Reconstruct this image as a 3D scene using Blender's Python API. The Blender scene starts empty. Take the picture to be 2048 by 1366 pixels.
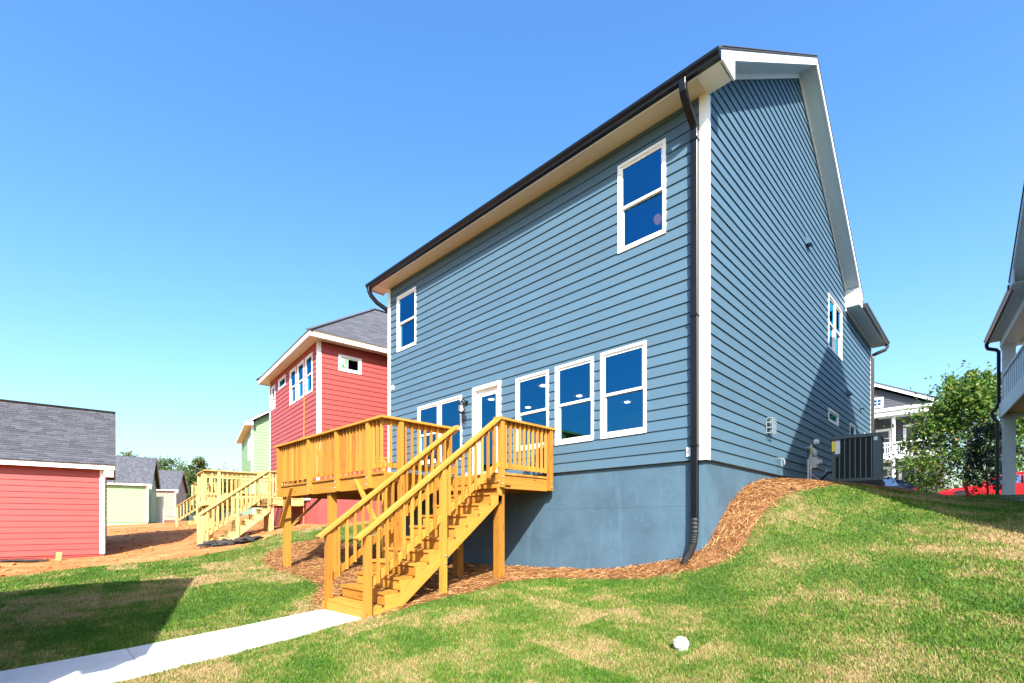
import bpy, bmesh, math, random
import numpy as np
from mathutils import Vector, Matrix

random.seed(7); rng = np.random.default_rng(11)
scene = bpy.context.scene
COL = scene.collection
R = math.radians

# ------------------------------------------------------------------ camera
CAM_POS = (3.12, -7.41, -0.97)
YAW = 44.497                                   # degrees left of the house's +Y axis
cam_data = bpy.data.cameras.new('camera')
cam_data.sensor_width = 36.0
cam_data.lens = 978.0 / 2048.0 * 36.0
cam_data.shift_y = (1045.0 - 683.0) / 2048.0   # level camera, raised lens: verticals stay vertical
cam_data.clip_start = 0.05
cam_data.clip_end = 3000.0
cam = bpy.data.objects.new('camera', cam_data)
COL.objects.link(cam)
cam.location = CAM_POS
cam.rotation_euler = (R(90), 0, R(YAW))
scene.camera = cam

# ------------------------------------------------------------------ light
SUN = Vector((1.0, -0.92, 1.08)).normalized()  # towards the sun
world = bpy.data.worlds.new('World'); scene.world = world
world.use_nodes = True
wn = world.node_tree; wn.nodes.clear()
sky = wn.nodes.new('ShaderNodeTexSky'); sky.sky_type = 'NISHITA'; sky.sun_disc = False
sky.sun_elevation = math.asin(SUN.z)
sky.sun_rotation = math.atan2(SUN.x, SUN.y)
sky.air_density = 1.5; sky.dust_density = 3.5; sky.ozone_density = 6.0; sky.altitude = 300
hsv = wn.nodes.new('ShaderNodeHueSaturation'); hsv.inputs['Saturation'].default_value = 1.2; hsv.inputs['Hue'].default_value = 0.504
bg = wn.nodes.new('ShaderNodeBackground'); bg.inputs['Strength'].default_value = 0.144
wo = wn.nodes.new('ShaderNodeOutputWorld')
wn.links.new(sky.outputs[0], hsv.inputs['Color']); wn.links.new(hsv.outputs[0], bg.inputs[0]); wn.links.new(bg.outputs[0], wo.inputs[0])

sun_data = bpy.data.lights.new('sun', 'SUN')
sun_data.energy = 5.0; sun_data.angle = R(0.53); sun_data.color = (1.0, 0.955, 0.88)
sun = bpy.data.objects.new('sun', sun_data); COL.objects.link(sun)
sun.rotation_euler = SUN.to_track_quat('Z', 'Y').to_euler()
sun.location = (20, -20, 30)

scene.view_settings.view_transform = 'Standard'
scene.view_settings.look = 'None'
scene.view_settings.exposure = 1.32
scene.view_settings.gamma = 1.0
scene.view_settings.use_curve_mapping = False
scene.render.engine = 'CYCLES'
scene.cycles.max_bounces = 8
scene.cycles.transparent_max_bounces = 12
scene.cycles.caustics_reflective = False
scene.cycles.caustics_refractive = False
scene.cycles.use_denoising = True

# ------------------------------------------------------------------ helpers
class NT:
    def __init__(s, name):
        s.m = bpy.data.materials.new(name); s.m.use_nodes = True
        s.t = s.m.node_tree; s.t.nodes.clear()
        s.out = s.n('OutputMaterial'); s.b = s.n('BsdfPrincipled')
        s.l(s.b.outputs[0], s.out.inputs[0])
    def n(s, typ, **kw):
        nd = s.t.nodes.new('ShaderNode' + typ)
        for k, v in kw.items(): setattr(nd, k, v)
        return nd
    def l(s, a, b): s.t.links.new(a, b)
    def noise(s, vec, scale, detail=4, rough=.55, dist=0):
        nd = s.n('TexNoise'); nd.inputs['Scale'].default_value = scale
        nd.inputs['Detail'].default_value = detail; nd.inputs['Roughness'].default_value = rough
        nd.inputs['Distortion'].default_value = dist
        if vec is not None: s.l(vec, nd.inputs['Vector'])
        return nd.outputs['Fac']
    def ramp(s, fac, stops):
        nd = s.n('ValToRGB'); e = nd.color_ramp.elements
        while len(e) < len(stops): e.new(.5)
        for i, (p, c) in enumerate(stops):
            e[i].position = p; e[i].color = (*c, 1) if len(c) == 3 else c
        s.l(fac, nd.inputs[0]); return nd.outputs[0]
    def mix(s, fac, a, b, blend='MIX'):
        nd = s.n('Mix', data_type='RGBA', blend_type=blend)
        for sock, v in ((nd.inputs[0], fac), (nd.inputs[6], a), (nd.inputs[7], b)):
            if hasattr(v, 'is_output'): s.l(v, sock)
            elif isinstance(v, (int, float)): sock.default_value = v
            else: sock.default_value = (*v, 1)
        return nd.outputs[2]
    def math(s, op, a, b=0.0, clamp=False):
        nd = s.n('Math', operation=op, use_clamp=clamp)
        for sock, v in ((nd.inputs[0], a), (nd.inputs[1], b)):
            if hasattr(v, 'is_output'): s.l(v, sock)
            else: sock.default_value = v
        return nd.outputs[0]
    def pos(s): return s.n('NewGeometry').outputs['Position']
    def rnd(s): return s.n('ObjectInfo').outputs['Random']
    def scalev(s, vec, sc):
        nd = s.n('VectorMath', operation='MULTIPLY'); s.l(vec, nd.inputs[0]); nd.inputs[1].default_value = sc
        return nd.outputs[0]
    def addv(s, vec, v):
        nd = s.n('VectorMath', operation='ADD'); s.l(vec, nd.inputs[0])
        if hasattr(v, 'is_output'): s.l(v, nd.inputs[1])
        else: nd.inputs[1].default_value = v
        return nd.outputs[0]
    def bump(s, h, strength, dist=.01):
        nd = s.n('Bump'); nd.inputs['Strength'].default_value = strength; nd.inputs['Distance'].default_value = dist
        s.l(h, nd.inputs['Height']); s.l(nd.outputs[0], s.b.inputs['Normal'])
    def set(s, col=None, rough=None, spec=None, metal=None):
        if col is not None:
            if hasattr(col, 'is_output'): s.l(col, s.b.inputs['Base Color'])
            else: s.b.inputs['Base Color'].default_value = (*col, 1)
        if rough is not None:
            if hasattr(rough, 'is_output'): s.l(rough, s.b.inputs['Roughness'])
            else: s.b.inputs['Roughness'].default_value = rough
        if spec is not None: s.b.inputs['Specular IOR Level'].default_value = spec
        if metal is not None: s.b.inputs['Metallic'].default_value = metal

def sc(c, k): return tuple(min(1, v * k) for v in c)

def paint(name, rgb, rough=.55, var=.07, vs=2.5, bump=.15, bs=120, spec=.35, dirt=None, obvar=.05, metal=0):
    t = NT(name); p = t.pos()
    n1 = t.noise(p, vs, 5); n2 = t.noise(p, vs * 9, 3)
    f = t.math('ADD', t.math('MULTIPLY', n1, .7), t.math('MULTIPLY', n2, .3))
    c = t.ramp(f, [(.3, sc(rgb, 1 - var)), (.7, sc(rgb, 1 + var))])
    if obvar:
        k = t.math('ADD', t.math('MULTIPLY', t.rnd(), 2 * obvar), 1 - obvar)
        cm = t.n('Combine' + 'XYZ'); [t.l(k, cm.inputs[i]) for i in range(3)]
        c = t.mix(1.0, c, cm.outputs[0], 'MULTIPLY')
    if dirt:
        dn = t.noise(p, 1.7, 6, .65)
        c = t.mix(t.ramp(dn, [(.55, (0, 0, 0)), (.75, (.35, .35, .35))]), c, dirt)
    t.set(c, rough, spec, metal)
    if bump: t.bump(t.noise(p, bs, 4), bump, .004)
    return t.m

def wood(name, a, b, dark, grain=1.0):
    t = NT(name); uv = t.n('UVMap').outputs[0]
    r = t.rnd(); off = t.n('CombineXYZ'); t.l(t.math('MULTIPLY', r, 37.0), off.inputs[0]); t.l(t.math('MULTIPLY', r, 11.3), off.inputs[1])
    v = t.addv(uv, off.outputs[0])
    g = t.noise(t.scalev(v, (1.3, 26, 1)), 1.0, 6, .6, 1.2)
    g2 = t.noise(t.scalev(v, (.6, 5, 1)), 1.0, 3)
    f = t.math('ADD', t.math('MULTIPLY', g, .65), t.math('MULTIPLY', g2, .35))
    c = t.ramp(f, [(.32, b), (.5, a), (.72, sc(a, 1.12))])
    k = t.math('ADD', t.math('MULTIPLY', r, .46), .72)
    cm = t.n('CombineXYZ'); t.l(k, cm.inputs[0]); t.l(t.math('POWER', k, 1.15), cm.inputs[1]); t.l(t.math('POWER', k, 1.5), cm.inputs[2])
    c = t.mix(1.0, c, cm.outputs[0], 'MULTIPLY')
    vo = t.n('TexVoronoi'); t.l(t.scalev(v, (1.9, 7, 1)), vo.inputs['Vector']); vo.inputs['Scale'].default_value = 1.0
    kn = t.ramp(vo.outputs['Distance'], [(.07, (1, 1, 1)), (.17, (0, 0, 0))])
    c = t.mix(t.math('MULTIPLY', kn, .75), c, dark)
    t.set(c, .62, .25); t.bump(g, .25 * grain, .004)
    return t.m

MAT = {}
M = MAT
M['blue'] = paint('blue siding paint', (.067, .126, .176), .5, .05, 1.2, .25, 160)
M['blue_conc'] = None
M['red'] = paint('red siding paint', (.335, .062, .054), .5, .05, 1.2, .2, 160)
M['red_conc'] = paint('red painted concrete', (.34, .075, .068), .7, .12, 3, .5, 40)
M['green'] = paint('pale green siding paint', (.205, .35, .165), .5, .05, 1.2, .15, 160)
M['green_conc'] = paint('green painted concrete', (.25, .38, .25), .7, .1, 3, .4, 40)
M['tan'] = paint('tan siding paint', (.27, .215, .17), .55, .05, 1.2, .15, 160)
M['grey_siding'] = paint('charcoal siding paint', (.080, .080, .094), .55, .06, 1.2, .15, 160)
M['white'] = paint('white trim paint', (.80, .80, .79), .45, .03, 3, .12, 90)
M['soffit'] = paint('soffit paint with bounce tint', (.66, .58, .45), .55, .04, 2, .15, 90)  # off-white in itself; the warm bounce from below is put into this tan
M['offwhite'] = paint('porch white paint', (.60, .64, .66), .5, .03, 2, .1, 90)
M['vinyl'] = paint('white vinyl', (.82, .82, .81), .35, .02, 3, 0, spec=.5)
M['black'] = paint('black aluminium', (.006, .007, .009), .32, .2, 8, .15, 60, spec=.3)
M['bronze'] = paint('dark bronze aluminium', (.035, .028, .026), .32, .2, 8, .1, 60, spec=.5)
M['plastic_black'] = paint('black corrugated plastic', (.016, .017, .018), .45, .3, 9, .1, 60, dirt=(.12, .08, .05))
M['galv'] = paint('galvanised steel', (.55, .57, .60), .35, .15, 30, .1, 90, metal=.8)
M['meter'] = paint('grey meter paint', (.42, .44, .45), .45, .1, 12, .1, 60)
M['yellow'] = paint('yellow tag', (.85, .68, .03), .5, .05, 9, 0)
M['paper'] = paint('paper label', (.70, .70, .72), .6, .05, 30, 0)
M['copper'] = paint('copper pipe', (.55, .25, .14), .35, .15, 20, .1, 60, metal=.8)
M['ac_green'] = paint('dark green-grey enamel', (.035, .065, .075), .4, .1, 8, .1, 80, spec=.5)
M['ac_dark'] = paint('coil behind louvres', (.010, .014, .017), .6, .2, 60, .3, 200)
M['ac_light'] = paint('louvre edge enamel', (.10, .16, .17), .4, .1, 8, 0)
M['pvc'] = paint('white pvc', (.50, .49, .44), .4, .04, 20, .1, 40, dirt=(.45, .30, .18))
M['floor'] = paint('interior floor', (.22, .15, .10), .5, .1, 3, 0)
M['room'] = paint('interior wall paint', (.50, .52, .50), .8, .03, 2, 0)
M['ceiling'] = paint('interior ceiling paint', (.55, .55, .55), .8, .02, 2, 0)
M['drip'] = paint('drip edge board', (.35, .22, .10), .7, .1, 6, .2, 60)
M['wood'] = wood('treated pine', (.44, .198, .030), (.325, .126, .016), (.16, .06, .012))
M['wood_pale'] = wood('fresh treated pine', (.50, .36, .135), (.40, .255, .08), (.20, .10, .03))
M['rubber'] = paint('tyre rubber', (.02, .02, .021), .75, .1, 20, .2, 60)
M['alloy'] = paint('alloy wheel', (.55, .56, .58), .3, .05, 10, 0, metal=.9)
M['chrome'] = paint('headlamp lens', (.65, .68, .72), .12, .03, 10, 0, metal=.6, spec=.8)
M['car_red'] = paint('red car paint', (.62, .012, .018), .22, .03, 3, 0, spec=.7)
M['car_dark'] = paint('dark blue car paint', (.020, .030, .055), .2, .05, 3, 0, spec=.7)
M['red_plastic'] = paint('red stake paint', (.62, .03, .025), .45, .08, 10, .1, 60)
M['tail'] = paint('tail lamp plastic', (.70, .02, .02), .2, .05, 10, 0, spec=.7)
M['bark'] = paint('bark', (.12, .085, .06), .85, .25, 14, .8, 60)
M['fabric'] = paint('black silt fabric', (.03, .028, .026), .7, .4, 14, .5, 40, dirt=(.28, .13, .06))
M['amber'] = None
M['cage'] = paint('weathered grey-blue vent', (.20, .26, .29), .5, .1, 9, 0)

def glass(name, tint=(.03, .10, .22), refl=.42, trans=(.30, .38, .42)):
    t = NT(name); t.t.nodes.remove(t.b)
    gl = t.n('BsdfGlossy'); gl.inputs['Roughness'].default_value = .015; gl.inputs['Color'].default_value = (*tint, 1)
    bm = t.n('Bump'); bm.inputs['Strength'].default_value = .02; bm.inputs['Distance'].default_value = .02
    t.l(t.noise(t.pos(), 1.3, 2), bm.inputs['Height']); t.l(bm.outputs[0], gl.inputs['Normal'])
    tr = t.n('BsdfTransparent'); tr.inputs['Color'].default_value = (*trans, 1)
    fr = t.n('Fresnel'); fr.inputs['IOR'].default_value = 1.5
    f = t.math('ADD', t.math('MULTIPLY', fr.outputs[0], 1.0), refl, True)
    mx = t.n('MixShader'); t.l(f, mx.inputs[0]); t.l(tr.outputs[0], mx.inputs[1]); t.l(gl.outputs[0], mx.inputs[2])
    t.l(mx.outputs[0], t.out.inputs[0]); return t.m
M['glass'] = glass('coated window glass', (.03, .25, .46), .50, (.30, .36, .38))
M['glass_clear'] = glass('lantern glass', (.8, .8, .8), .08, (.85, .87, .88))
M['glass_car'] = glass('car glass', (.5, .6, .7), .5, (.08, .09, .10))

def emit(name, rgb, k):
    t = NT(name); t.set((.8, .8, .8), .5); t.b.inputs['Emission Color'].default_value = (*rgb, 1); t.b.inputs['Emission Strength'].default_value = k
    return t.m
M['amber'] = emit('lit amber shade', (1, .42, .12), .55)
M['bulb'] = emit('lit bulb', (1, .86, .62), 9)
M['downlight'] = emit('lit downlight', (1, .82, .58), 14)

def conc_paint(name, rgb):
    t = NT(name); p = t.pos()
    big = t.noise(p, 1.1, 6, .6); f = t.noise(p, 14, 5, .6); pit = t.noise(p, 42, 4, .7)
    c = t.ramp(big, [(.30, sc(rgb, .76)), (.70, sc(rgb, 1.18))])
    drip = t.noise(t.scalev(p, (5, 5, .7)), 1.0, 5, .65)
    c = t.mix(t.ramp(drip, [(.56, (0, 0, 0)), (.76, (.55, .55, .55))]), c, sc(rgb, 1.55))
    c = t.mix(t.ramp(f, [(.58, (0, 0, 0)), (.78, (.6, .6, .6))]), c, sc(rgb, 1.5))
    c = t.mix(t.ramp(pit, [(.29, (.9, .9, .9)), (.36, (0, 0, 0))]), c, sc(rgb, .35))
    # clay splashed up along the ground line
    t.set(c, .62, .3)
    h = t.math('ADD', t.math('MULTIPLY', f, .7), t.math('MULTIPLY', pit, .5)); t.bump(h, .4, .012)
    return t.m
M['blue_conc'] = conc_paint('blue painted foundation', (.064, .118, .166))

def shingle(name, rgb, course=.0):
    t = NT(name); p = t.pos(); r = t.rnd()
    n1 = t.noise(p, 150, 3, .7); n2 = t.noise(p, 2.2, 4)
    c = t.ramp(n1, [(.3, sc(rgb, .6)), (.7, sc(rgb, 1.5))])
    k = t.math('ADD', t.math('MULTIPLY', r, .5), .75)
    cm = t.n('CombineXYZ'); [t.l(k, cm.inputs[i]) for i in range(3)]
    c = t.mix(1.0, c, cm.outputs[0], 'MULTIPLY')
    c = t.mix(t.math('MULTIPLY', n2, .35), c, sc(rgb, .75))
    if course:      # far roofs: laid courses with dark butt lines, in UV metres
        uv = t.n('UVMap').outputs[0]; br = t.n('TexBrick'); t.l(uv, br.inputs['Vector'])
        br.inputs['Scale'].default_value = 1; br.inputs['Brick Width'].default_value = .30; br.inputs['Row Height'].default_value = course
        br.inputs['Mortar Size'].default_value = .012; br.inputs['Color1'].default_value = (*sc(rgb, .7), 1)
        br.inputs['Color2'].default_value = (*sc(rgb, 1.5), 1); br.inputs['Mortar'].default_value = (*sc(rgb, .35), 1)
        c = t.mix(.65, c, br.outputs[0])
    t.set(c, .9, .15); t.bump(n1, .5, .004)
    return t.m
M['shingle'] = shingle('grey asphalt shingle', (.078, .079, .090))
M['shingle_far'] = shingle('grey asphalt roofing', (.080, .082, .094), .14)

def concrete(name, rgb):
    t = NT(name); p = t.pos()
    c = t.ramp(t.noise(p, 1.6, 6, .65), [(.3, sc(rgb, .86)), (.7, sc(rgb, 1.08))])
    c = t.mix(t.ramp(t.noise(p, 5, 5, .7), [(.58, (0, 0, 0)), (.8, (.4, .4, .4))]), c, (.55, .42, .28))
    t.set(c, .8, .25); t.bump(t.noise(p, 180, 3), .25, .003); return t.m
M['concrete'] = concrete('broom finished concrete', (.56, .55, .52))
M['asphalt'] = paint('asphalt', (.05, .05, .052), .85, .2, 5, .5, 120)

def leafmat(name, cols, trans=.35):
    t = NT(name); a = t.n('Attribute', attribute_name='rnd').outputs['Fac']
    c = t.ramp(a, [(i / (len(cols) - 1), k) for i, k in enumerate(cols)])
    t.set(c, .5, .3)
    tl = t.n('BsdfTranslucent'); t.l(c, tl.inputs['Color'])
    mx = t.n('MixShader'); mx.inputs[0].default_value = trans
    t.l(t.b.outputs[0], mx.inputs[1]); t.l(tl.outputs[0], mx.inputs[2]); t.l(mx.outputs[0], t.out.inputs[0])
    return t.m
M['leaf'] = leafmat('maple leaf', [(.028, .070, .010), (.055, .125, .016), (.09, .18, .022), (.16, .23, .036), (.30, .18, .04)])
M['leaf_dark'] = leafmat('dark evergreen leaf', [(.008, .022, .010), (.014, .035, .014), (.03, .06, .02)], .15)
M['leaf_far'] = leafmat('far woodland leaf', [(.035, .075, .025), (.06, .11, .03), (.10, .14, .035), (.16, .15, .04)], .25)
M['leaf_shrub'] = leafmat('shrub leaf and bloom', [(.04, .09, .02), (.08, .14, .03), (.12, .17, .04), (.62, .06, .03)], .25)

# lawn colours: the same field drives the soil sheet and the blades
def lawn_field(t):
    p = t.pos()
    a = t.noise(p, .55, 3, .5, .3); b = t.noise(p, 1.9, 5, .6, .4); d = t.noise(p, 9, 3, .6)
    # sod strips laid side by side
    rot = t.n('VectorRotate', rotation_type='Z_AXIS'); t.l(p, rot.inputs['Vector']); rot.inputs['Angle'].default_value = .12
    br = t.n('TexBrick'); t.l(t.addv(rot.outputs[0], (3.3, 1.7, 0)), br.inputs['Vector']); br.inputs['Scale'].default_value = 1
    br.inputs['Brick Width'].default_value = 1.35; br.inputs['Row Height'].default_value = .62; br.inputs['Mortar Size'].default_value = 0
    br.inputs['Color1'].default_value = (0, 0, 0, 1); br.inputs['Color2'].default_value = (1, 1, 1, 1); br.inputs['Mortar'].default_value = (.5, .5, .5, 1)
    sod = br.outputs[0]
    f = t.math('ADD', t.math('ADD', t.math('MULTIPLY', a, .60), t.math('MULTIPLY', b, .55)), t.math('MULTIPLY', t.math('SUBTRACT', d, .5), .22))
    f = t.math('ADD', f, t.math('SUBTRACT', t.math('MULTIPLY', t.math('SUBTRACT', sod, .5), .16), .075))
    return f, d
def grassmat():
    t = NT('lawn grass blade'); f, d = lawn_field(t)
    a = t.n('Attribute', attribute_name='rnd').outputs['Fac']
    ff = t.math('ADD', f, t.math('MULTIPLY', t.math('SUBTRACT', a, .5), .22))
    c = t.ramp(ff, [(.36, (.062, .150, .016)), (.45, (.105, .205, .022)), (.52, (.175, .235, .038)), (.585, (.32, .27, .095)), (.68, (.45, .32, .16))])
    t.set(c, .6, .2)
    tl = t.n('BsdfTranslucent'); t.l(c, tl.inputs['Color']); mx = t.n('MixShader'); mx.inputs[0].default_value = .3
    t.l(t.b.outputs[0], mx.inputs[1]); t.l(tl.outputs[0], mx.inputs[2]); t.l(mx.outputs[0], t.out.inputs[0])
    return t.m
M['grass'] = grassmat()
def strawmat():
    t = NT('pine straw needle'); a = t.n('Attribute', attribute_name='rnd').outputs['Fac']
    c = t.ramp(a, [(0, (.07, .028, .010)), (.35, (.24, .10, .034)), (.75, (.46, .225, .08)), (1, (.70, .45, .20))])
    t.set(c, .6, .25); return t.m
M['straw'] = strawmat()
def groundmat():
    t = NT('clay, turf and mulch ground'); p = t.pos()
    at = t.n('Attribute', attribute_name='mask').outputs['Color']; sp = t.n('SeparateColor'); t.l(at, sp.inputs[0])
    f, d = lawn_field(t)
    turf = t.ramp(f, [(.36, (.045, .090, .016)), (.45, (.070, .115, .020)), (.52, (.11, .125, .030)), (.585, (.22, .17, .075)), (.68, (.32, .22, .11))])
    fine = t.noise(p, 60, 3, .7)
    turf = t.mix(t.math('MULTIPLY', t.ramp(fine, [(.35, (1, 1, 1)), (.6, (0, 0, 0))]), .5), turf, (.10, .07, .03))
    n1 = t.noise(p, .5, 5, .6); n2 = t.noise(p, 3.1, 6, .7); n3 = t.noise(p, 22, 4, .7)
    sf = t.math('ADD', t.math('MULTIPLY', n1, .4), t.math('ADD', t.math('MULTIPLY', n2, .4), t.math('MULTIPLY', n3, .2)))
    clay = t.ramp(sf, [(.36, (.26, .085, .028)), (.5, (.42, .165, .055)), (.62, (.52, .27, .12)), (.72, (.55, .36, .20))])
    mul = t.ramp(t.noise(p, 45, 4, .7), [(.3, (.10, .04, .018)), (.7, (.34, .155, .065))])
    wob = t.math('MULTIPLY', t.math('SUBTRACT', t.noise(p, 2.6, 4, .6), .5), .9)
    def edge(ch): return t.ramp(t.math('ADD', ch, wob), [(.42, (0, 0, 0)), (.58, (1, 1, 1))])
    c = t.mix(edge(sp.outputs[0]), turf, clay)
    c = t.mix(edge(sp.outputs[1]), c, mul)
    t.set(c, .9, .15)
    h = t.math('ADD', t.math('MULTIPLY', n2, .5), t.math('MULTIPLY', n3, .5)); t.bump(h, .8, .05)
    return t.m
M['ground'] = groundmat()

class MB:
    """collects faces; u of every face runs along the longest side of its box (metres)"""
    def __init__(s): s.v = []; s.f = []; s.uv = []; s.att = None
    def poly(s, pts, uvs=None):
        i = len(s.v); s.v += [tuple(p) for p in pts]; s.f.append(tuple(range(i, i + len(pts))))
        if uvs is None:
            a = Vector(pts[0]); e = Vector(pts[1]) - a; e = e.normalized() if e.length > 1e-9 else Vector((1, 0, 0))
            nrm = e.cross(Vector(pts[-1]) - a); w = nrm.cross(e).normalized() if nrm.length > 1e-12 else Vector((0, 0, 1))
            uvs = [((Vector(q) - a).dot(e), (Vector(q) - a).dot(w)) for q in pts]
        s.uv += uvs
    def hexa(s, p, L=None):
        """8 corners, bottom 0-3 ccw, top 4-7"""
        P = [Vector(q) for q in p]
        ax = [(P[1] - P[0]), (P[3] - P[0]), (P[4] - P[0])]
        ln = [a.length for a in ax]; k = ln.index(max(ln)); d = ax[k].normalized()
        o = [i for i in range(3) if i != k]; d2 = ax[o[0]].normalized(); d3 = ax[o[1]].normalized()
        ju = 0.0
        for q in ((0, 3, 2, 1), (4, 5, 6, 7), (0, 1, 5, 4), (1, 2, 6, 5), (2, 3, 7, 6), (3, 0, 4, 7)):
            pts = [P[i] for i in q]
            s.poly(pts, [((x - P[0]).dot(d), (x - P[0]).dot(d2) + (x - P[0]).dot(d3) * 1.0 + ju) for x in pts]); ju += .37
    def box(s, lo, hi):
        x0, y0, z0 = lo; x1, y1, z1 = hi
        s.hexa([(x0, y0, z0), (x1, y0, z0), (x1, y1, z0), (x0, y1, z0), (x0, y0, z1), (x1, y0, z1), (x1, y1, z1), (x0, y1, z1)])
        return s
    def beam(s, a, b, w, h, up=(0, 0, 1)):
        a = Vector(a); b = Vector(b); d = (b - a).normalized(); up = Vector(up)
        sd = d.cross(up).normalized(); u2 = sd.cross(d)
        sd *= w / 2; u2 *= h / 2
        s.hexa([a - sd - u2, b - sd - u2, b + sd - u2, a + sd - u2, a - sd + u2, b - sd + u2, b + sd + u2, a + sd + u2]); return s
    def prism(s, pts, vec):
        vec = Vector(vec); a = [Vector(p) for p in pts]; b = [p + vec for p in a]; n = len(a)
        s.poly(a[::-1]); s.poly(b)
        for i in range(n): s.poly([a[i], a[(i + 1) % n], b[(i + 1) % n], b[i]])
        return s
    def rings(s, rs, close=True, caps=True):
        n = len(rs[0])
        for i in range(len(rs) - 1):
            for j in range(n if close else n - 1):
                k = (j + 1) % n; s.poly([rs[i][j], rs[i][k], rs[i + 1][k], rs[i + 1][j]])
        if caps: s.poly(list(rs[0])[::-1]); s.poly(list(rs[-1]))
        return s
    def tube(s, pts, r, n=8, caps=True, prof=None, up=(0, 0, 1)):
        pts = [Vector(p) for p in pts]; rs = []; rr = r if isinstance(r, (list, tuple)) else [r] * len(pts)
        sd = None
        for i, p in enumerate(pts):
            d = (pts[min(i + 1, len(pts) - 1)] - pts[max(i - 1, 0)]).normalized()
            if sd is None:
                u = Vector(up); u = u if abs(d.dot(u)) < .95 else Vector((1, 0, 0)); sd = d.cross(u).normalized()
            else:
                sd = (sd - d * sd.dot(d)).normalized()
            u2 = sd.cross(d)
            if prof: rs.append([p + sd * a * rr[i] + u2 * b * rr[i] for a, b in prof])
            else: rs.append([p + (sd * math.cos(2 * math.pi * j / n) + u2 * math.sin(2 * math.pi * j / n)) * rr[i] for j in range(n)])
        return s.rings(rs, True, caps)
    def lathe(s, prof, o=(0, 0, 0), n=14, axis='Z', cut=False):
        o = Vector(o); rs = []
        for r, z in prof:
            ring = []
            for j in range(n):
                a = 2 * math.pi * j / n; c, q = math.cos(a) * r, math.sin(a) * r
                ring.append(o + (Vector((c, q, z)) if axis == 'Z' else Vector((z, c, q)) if axis == 'X' else Vector((q, z, c))))
            rs.append(ring)
        return s.rings(rs)
    def mesh(s, name):
        me = bpy.data.meshes.new(name); me.from_pydata(s.v, [], s.f)
        uvl = me.uv_layers.new(name='UVMap'); uvl.data.foreach_set('uv', [c for p in s.uv for c in p])
        me.update(); return me
    def build(s, name, mat, parent=None, smooth=False, weld=False):
        me = s.mesh(name); me.materials.append(mat)
        if weld or smooth:
            b = bmesh.new(); b.from_mesh(me); bmesh.ops.remove_doubles(b, verts=b.verts, dist=1e-5)
            bmesh.ops.recalc_face_normals(b, faces=b.faces); b.to_mesh(me); b.free()
        if smooth:
            me.polygons.foreach_set('use_smooth', [True] * len(me.polygons))
            try: me.set_sharp_from_angle(angle=R(40))
            except Exception: pass
        o = bpy.data.objects.new(name, me); COL.objects.link(o)
        if parent is not None: o.parent = parent
        return o

def tag(o, label=None, cat=None, group=None, kind=None):
    if label: o['label'] = label
    if cat: o['category'] = cat
    if group: o['group'] = group
    if kind: o['kind'] = kind
    return o
def thing(name, label, cat, loc=(0, 0, 0), rz=0, group=None):
    o = bpy.data.objects.new(name, None); COL.objects.link(o); o.location = loc; o.rotation_euler = (0, 0, rz); o.empty_display_size = .2
    return tag(o, label, cat, group)
def cp(src, name, parent, loc=None, rot=None):
    o = src.copy(); o.name = name; COL.objects.link(o); o.parent = parent
    if loc is not None: o.location = loc
    if rot is not None: o.rotation_euler = rot
    return o

class Face:
    """a wall plane: u runs along it, n points outwards, z up (local to the thing)"""
    def __init__(s, o, u, n): s.o = Vector(o); s.u = Vector(u); s.n = Vector(n)
    def p(s, u, n, z): return s.o + s.u * u + s.n * n + Vector((0, 0, z))
    def box(s, mb, u0, u1, n0, n1, z0, z1):
        q = [s.p(u0, n1, z0), s.p(u1, n1, z0), s.p(u1, n0, z0), s.p(u0, n0, z0), s.p(u0, n1, z1), s.p(u1, n1, z1), s.p(u1, n0, z1), s.p(u0, n0, z1)]
        if s.u.cross(s.n).z > 0: q = [q[1], q[0], q[3], q[2], q[5], q[4], q[7], q[6]]
        mb.hexa(q); return mb

def sheath(face, u0, u1, z0, z1, openings, mat, parent, name='wall', n0=-.14, n1=-.001, clip=None):
    us = sorted({u0, u1, *[v for o in openings for v in o[:2]]}); zs = sorted({z0, z1, *[v for o in openings for v in o[2:]]})
    mb = MB()
    for a, b in zip(us, us[1:]):
        for c, d in zip(zs, zs[1:]):
            if b <= u0 or a >= u1 or d <= z0 or c >= z1: continue
            m, k = (a + b) / 2, (c + d) / 2
            if any(o[0] < m < o[1] and o[2] < k < o[3] for o in openings): continue
            face.box(mb, a, b, n0, n1, c, d)
    return mb.build(name, mat, parent)

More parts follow.
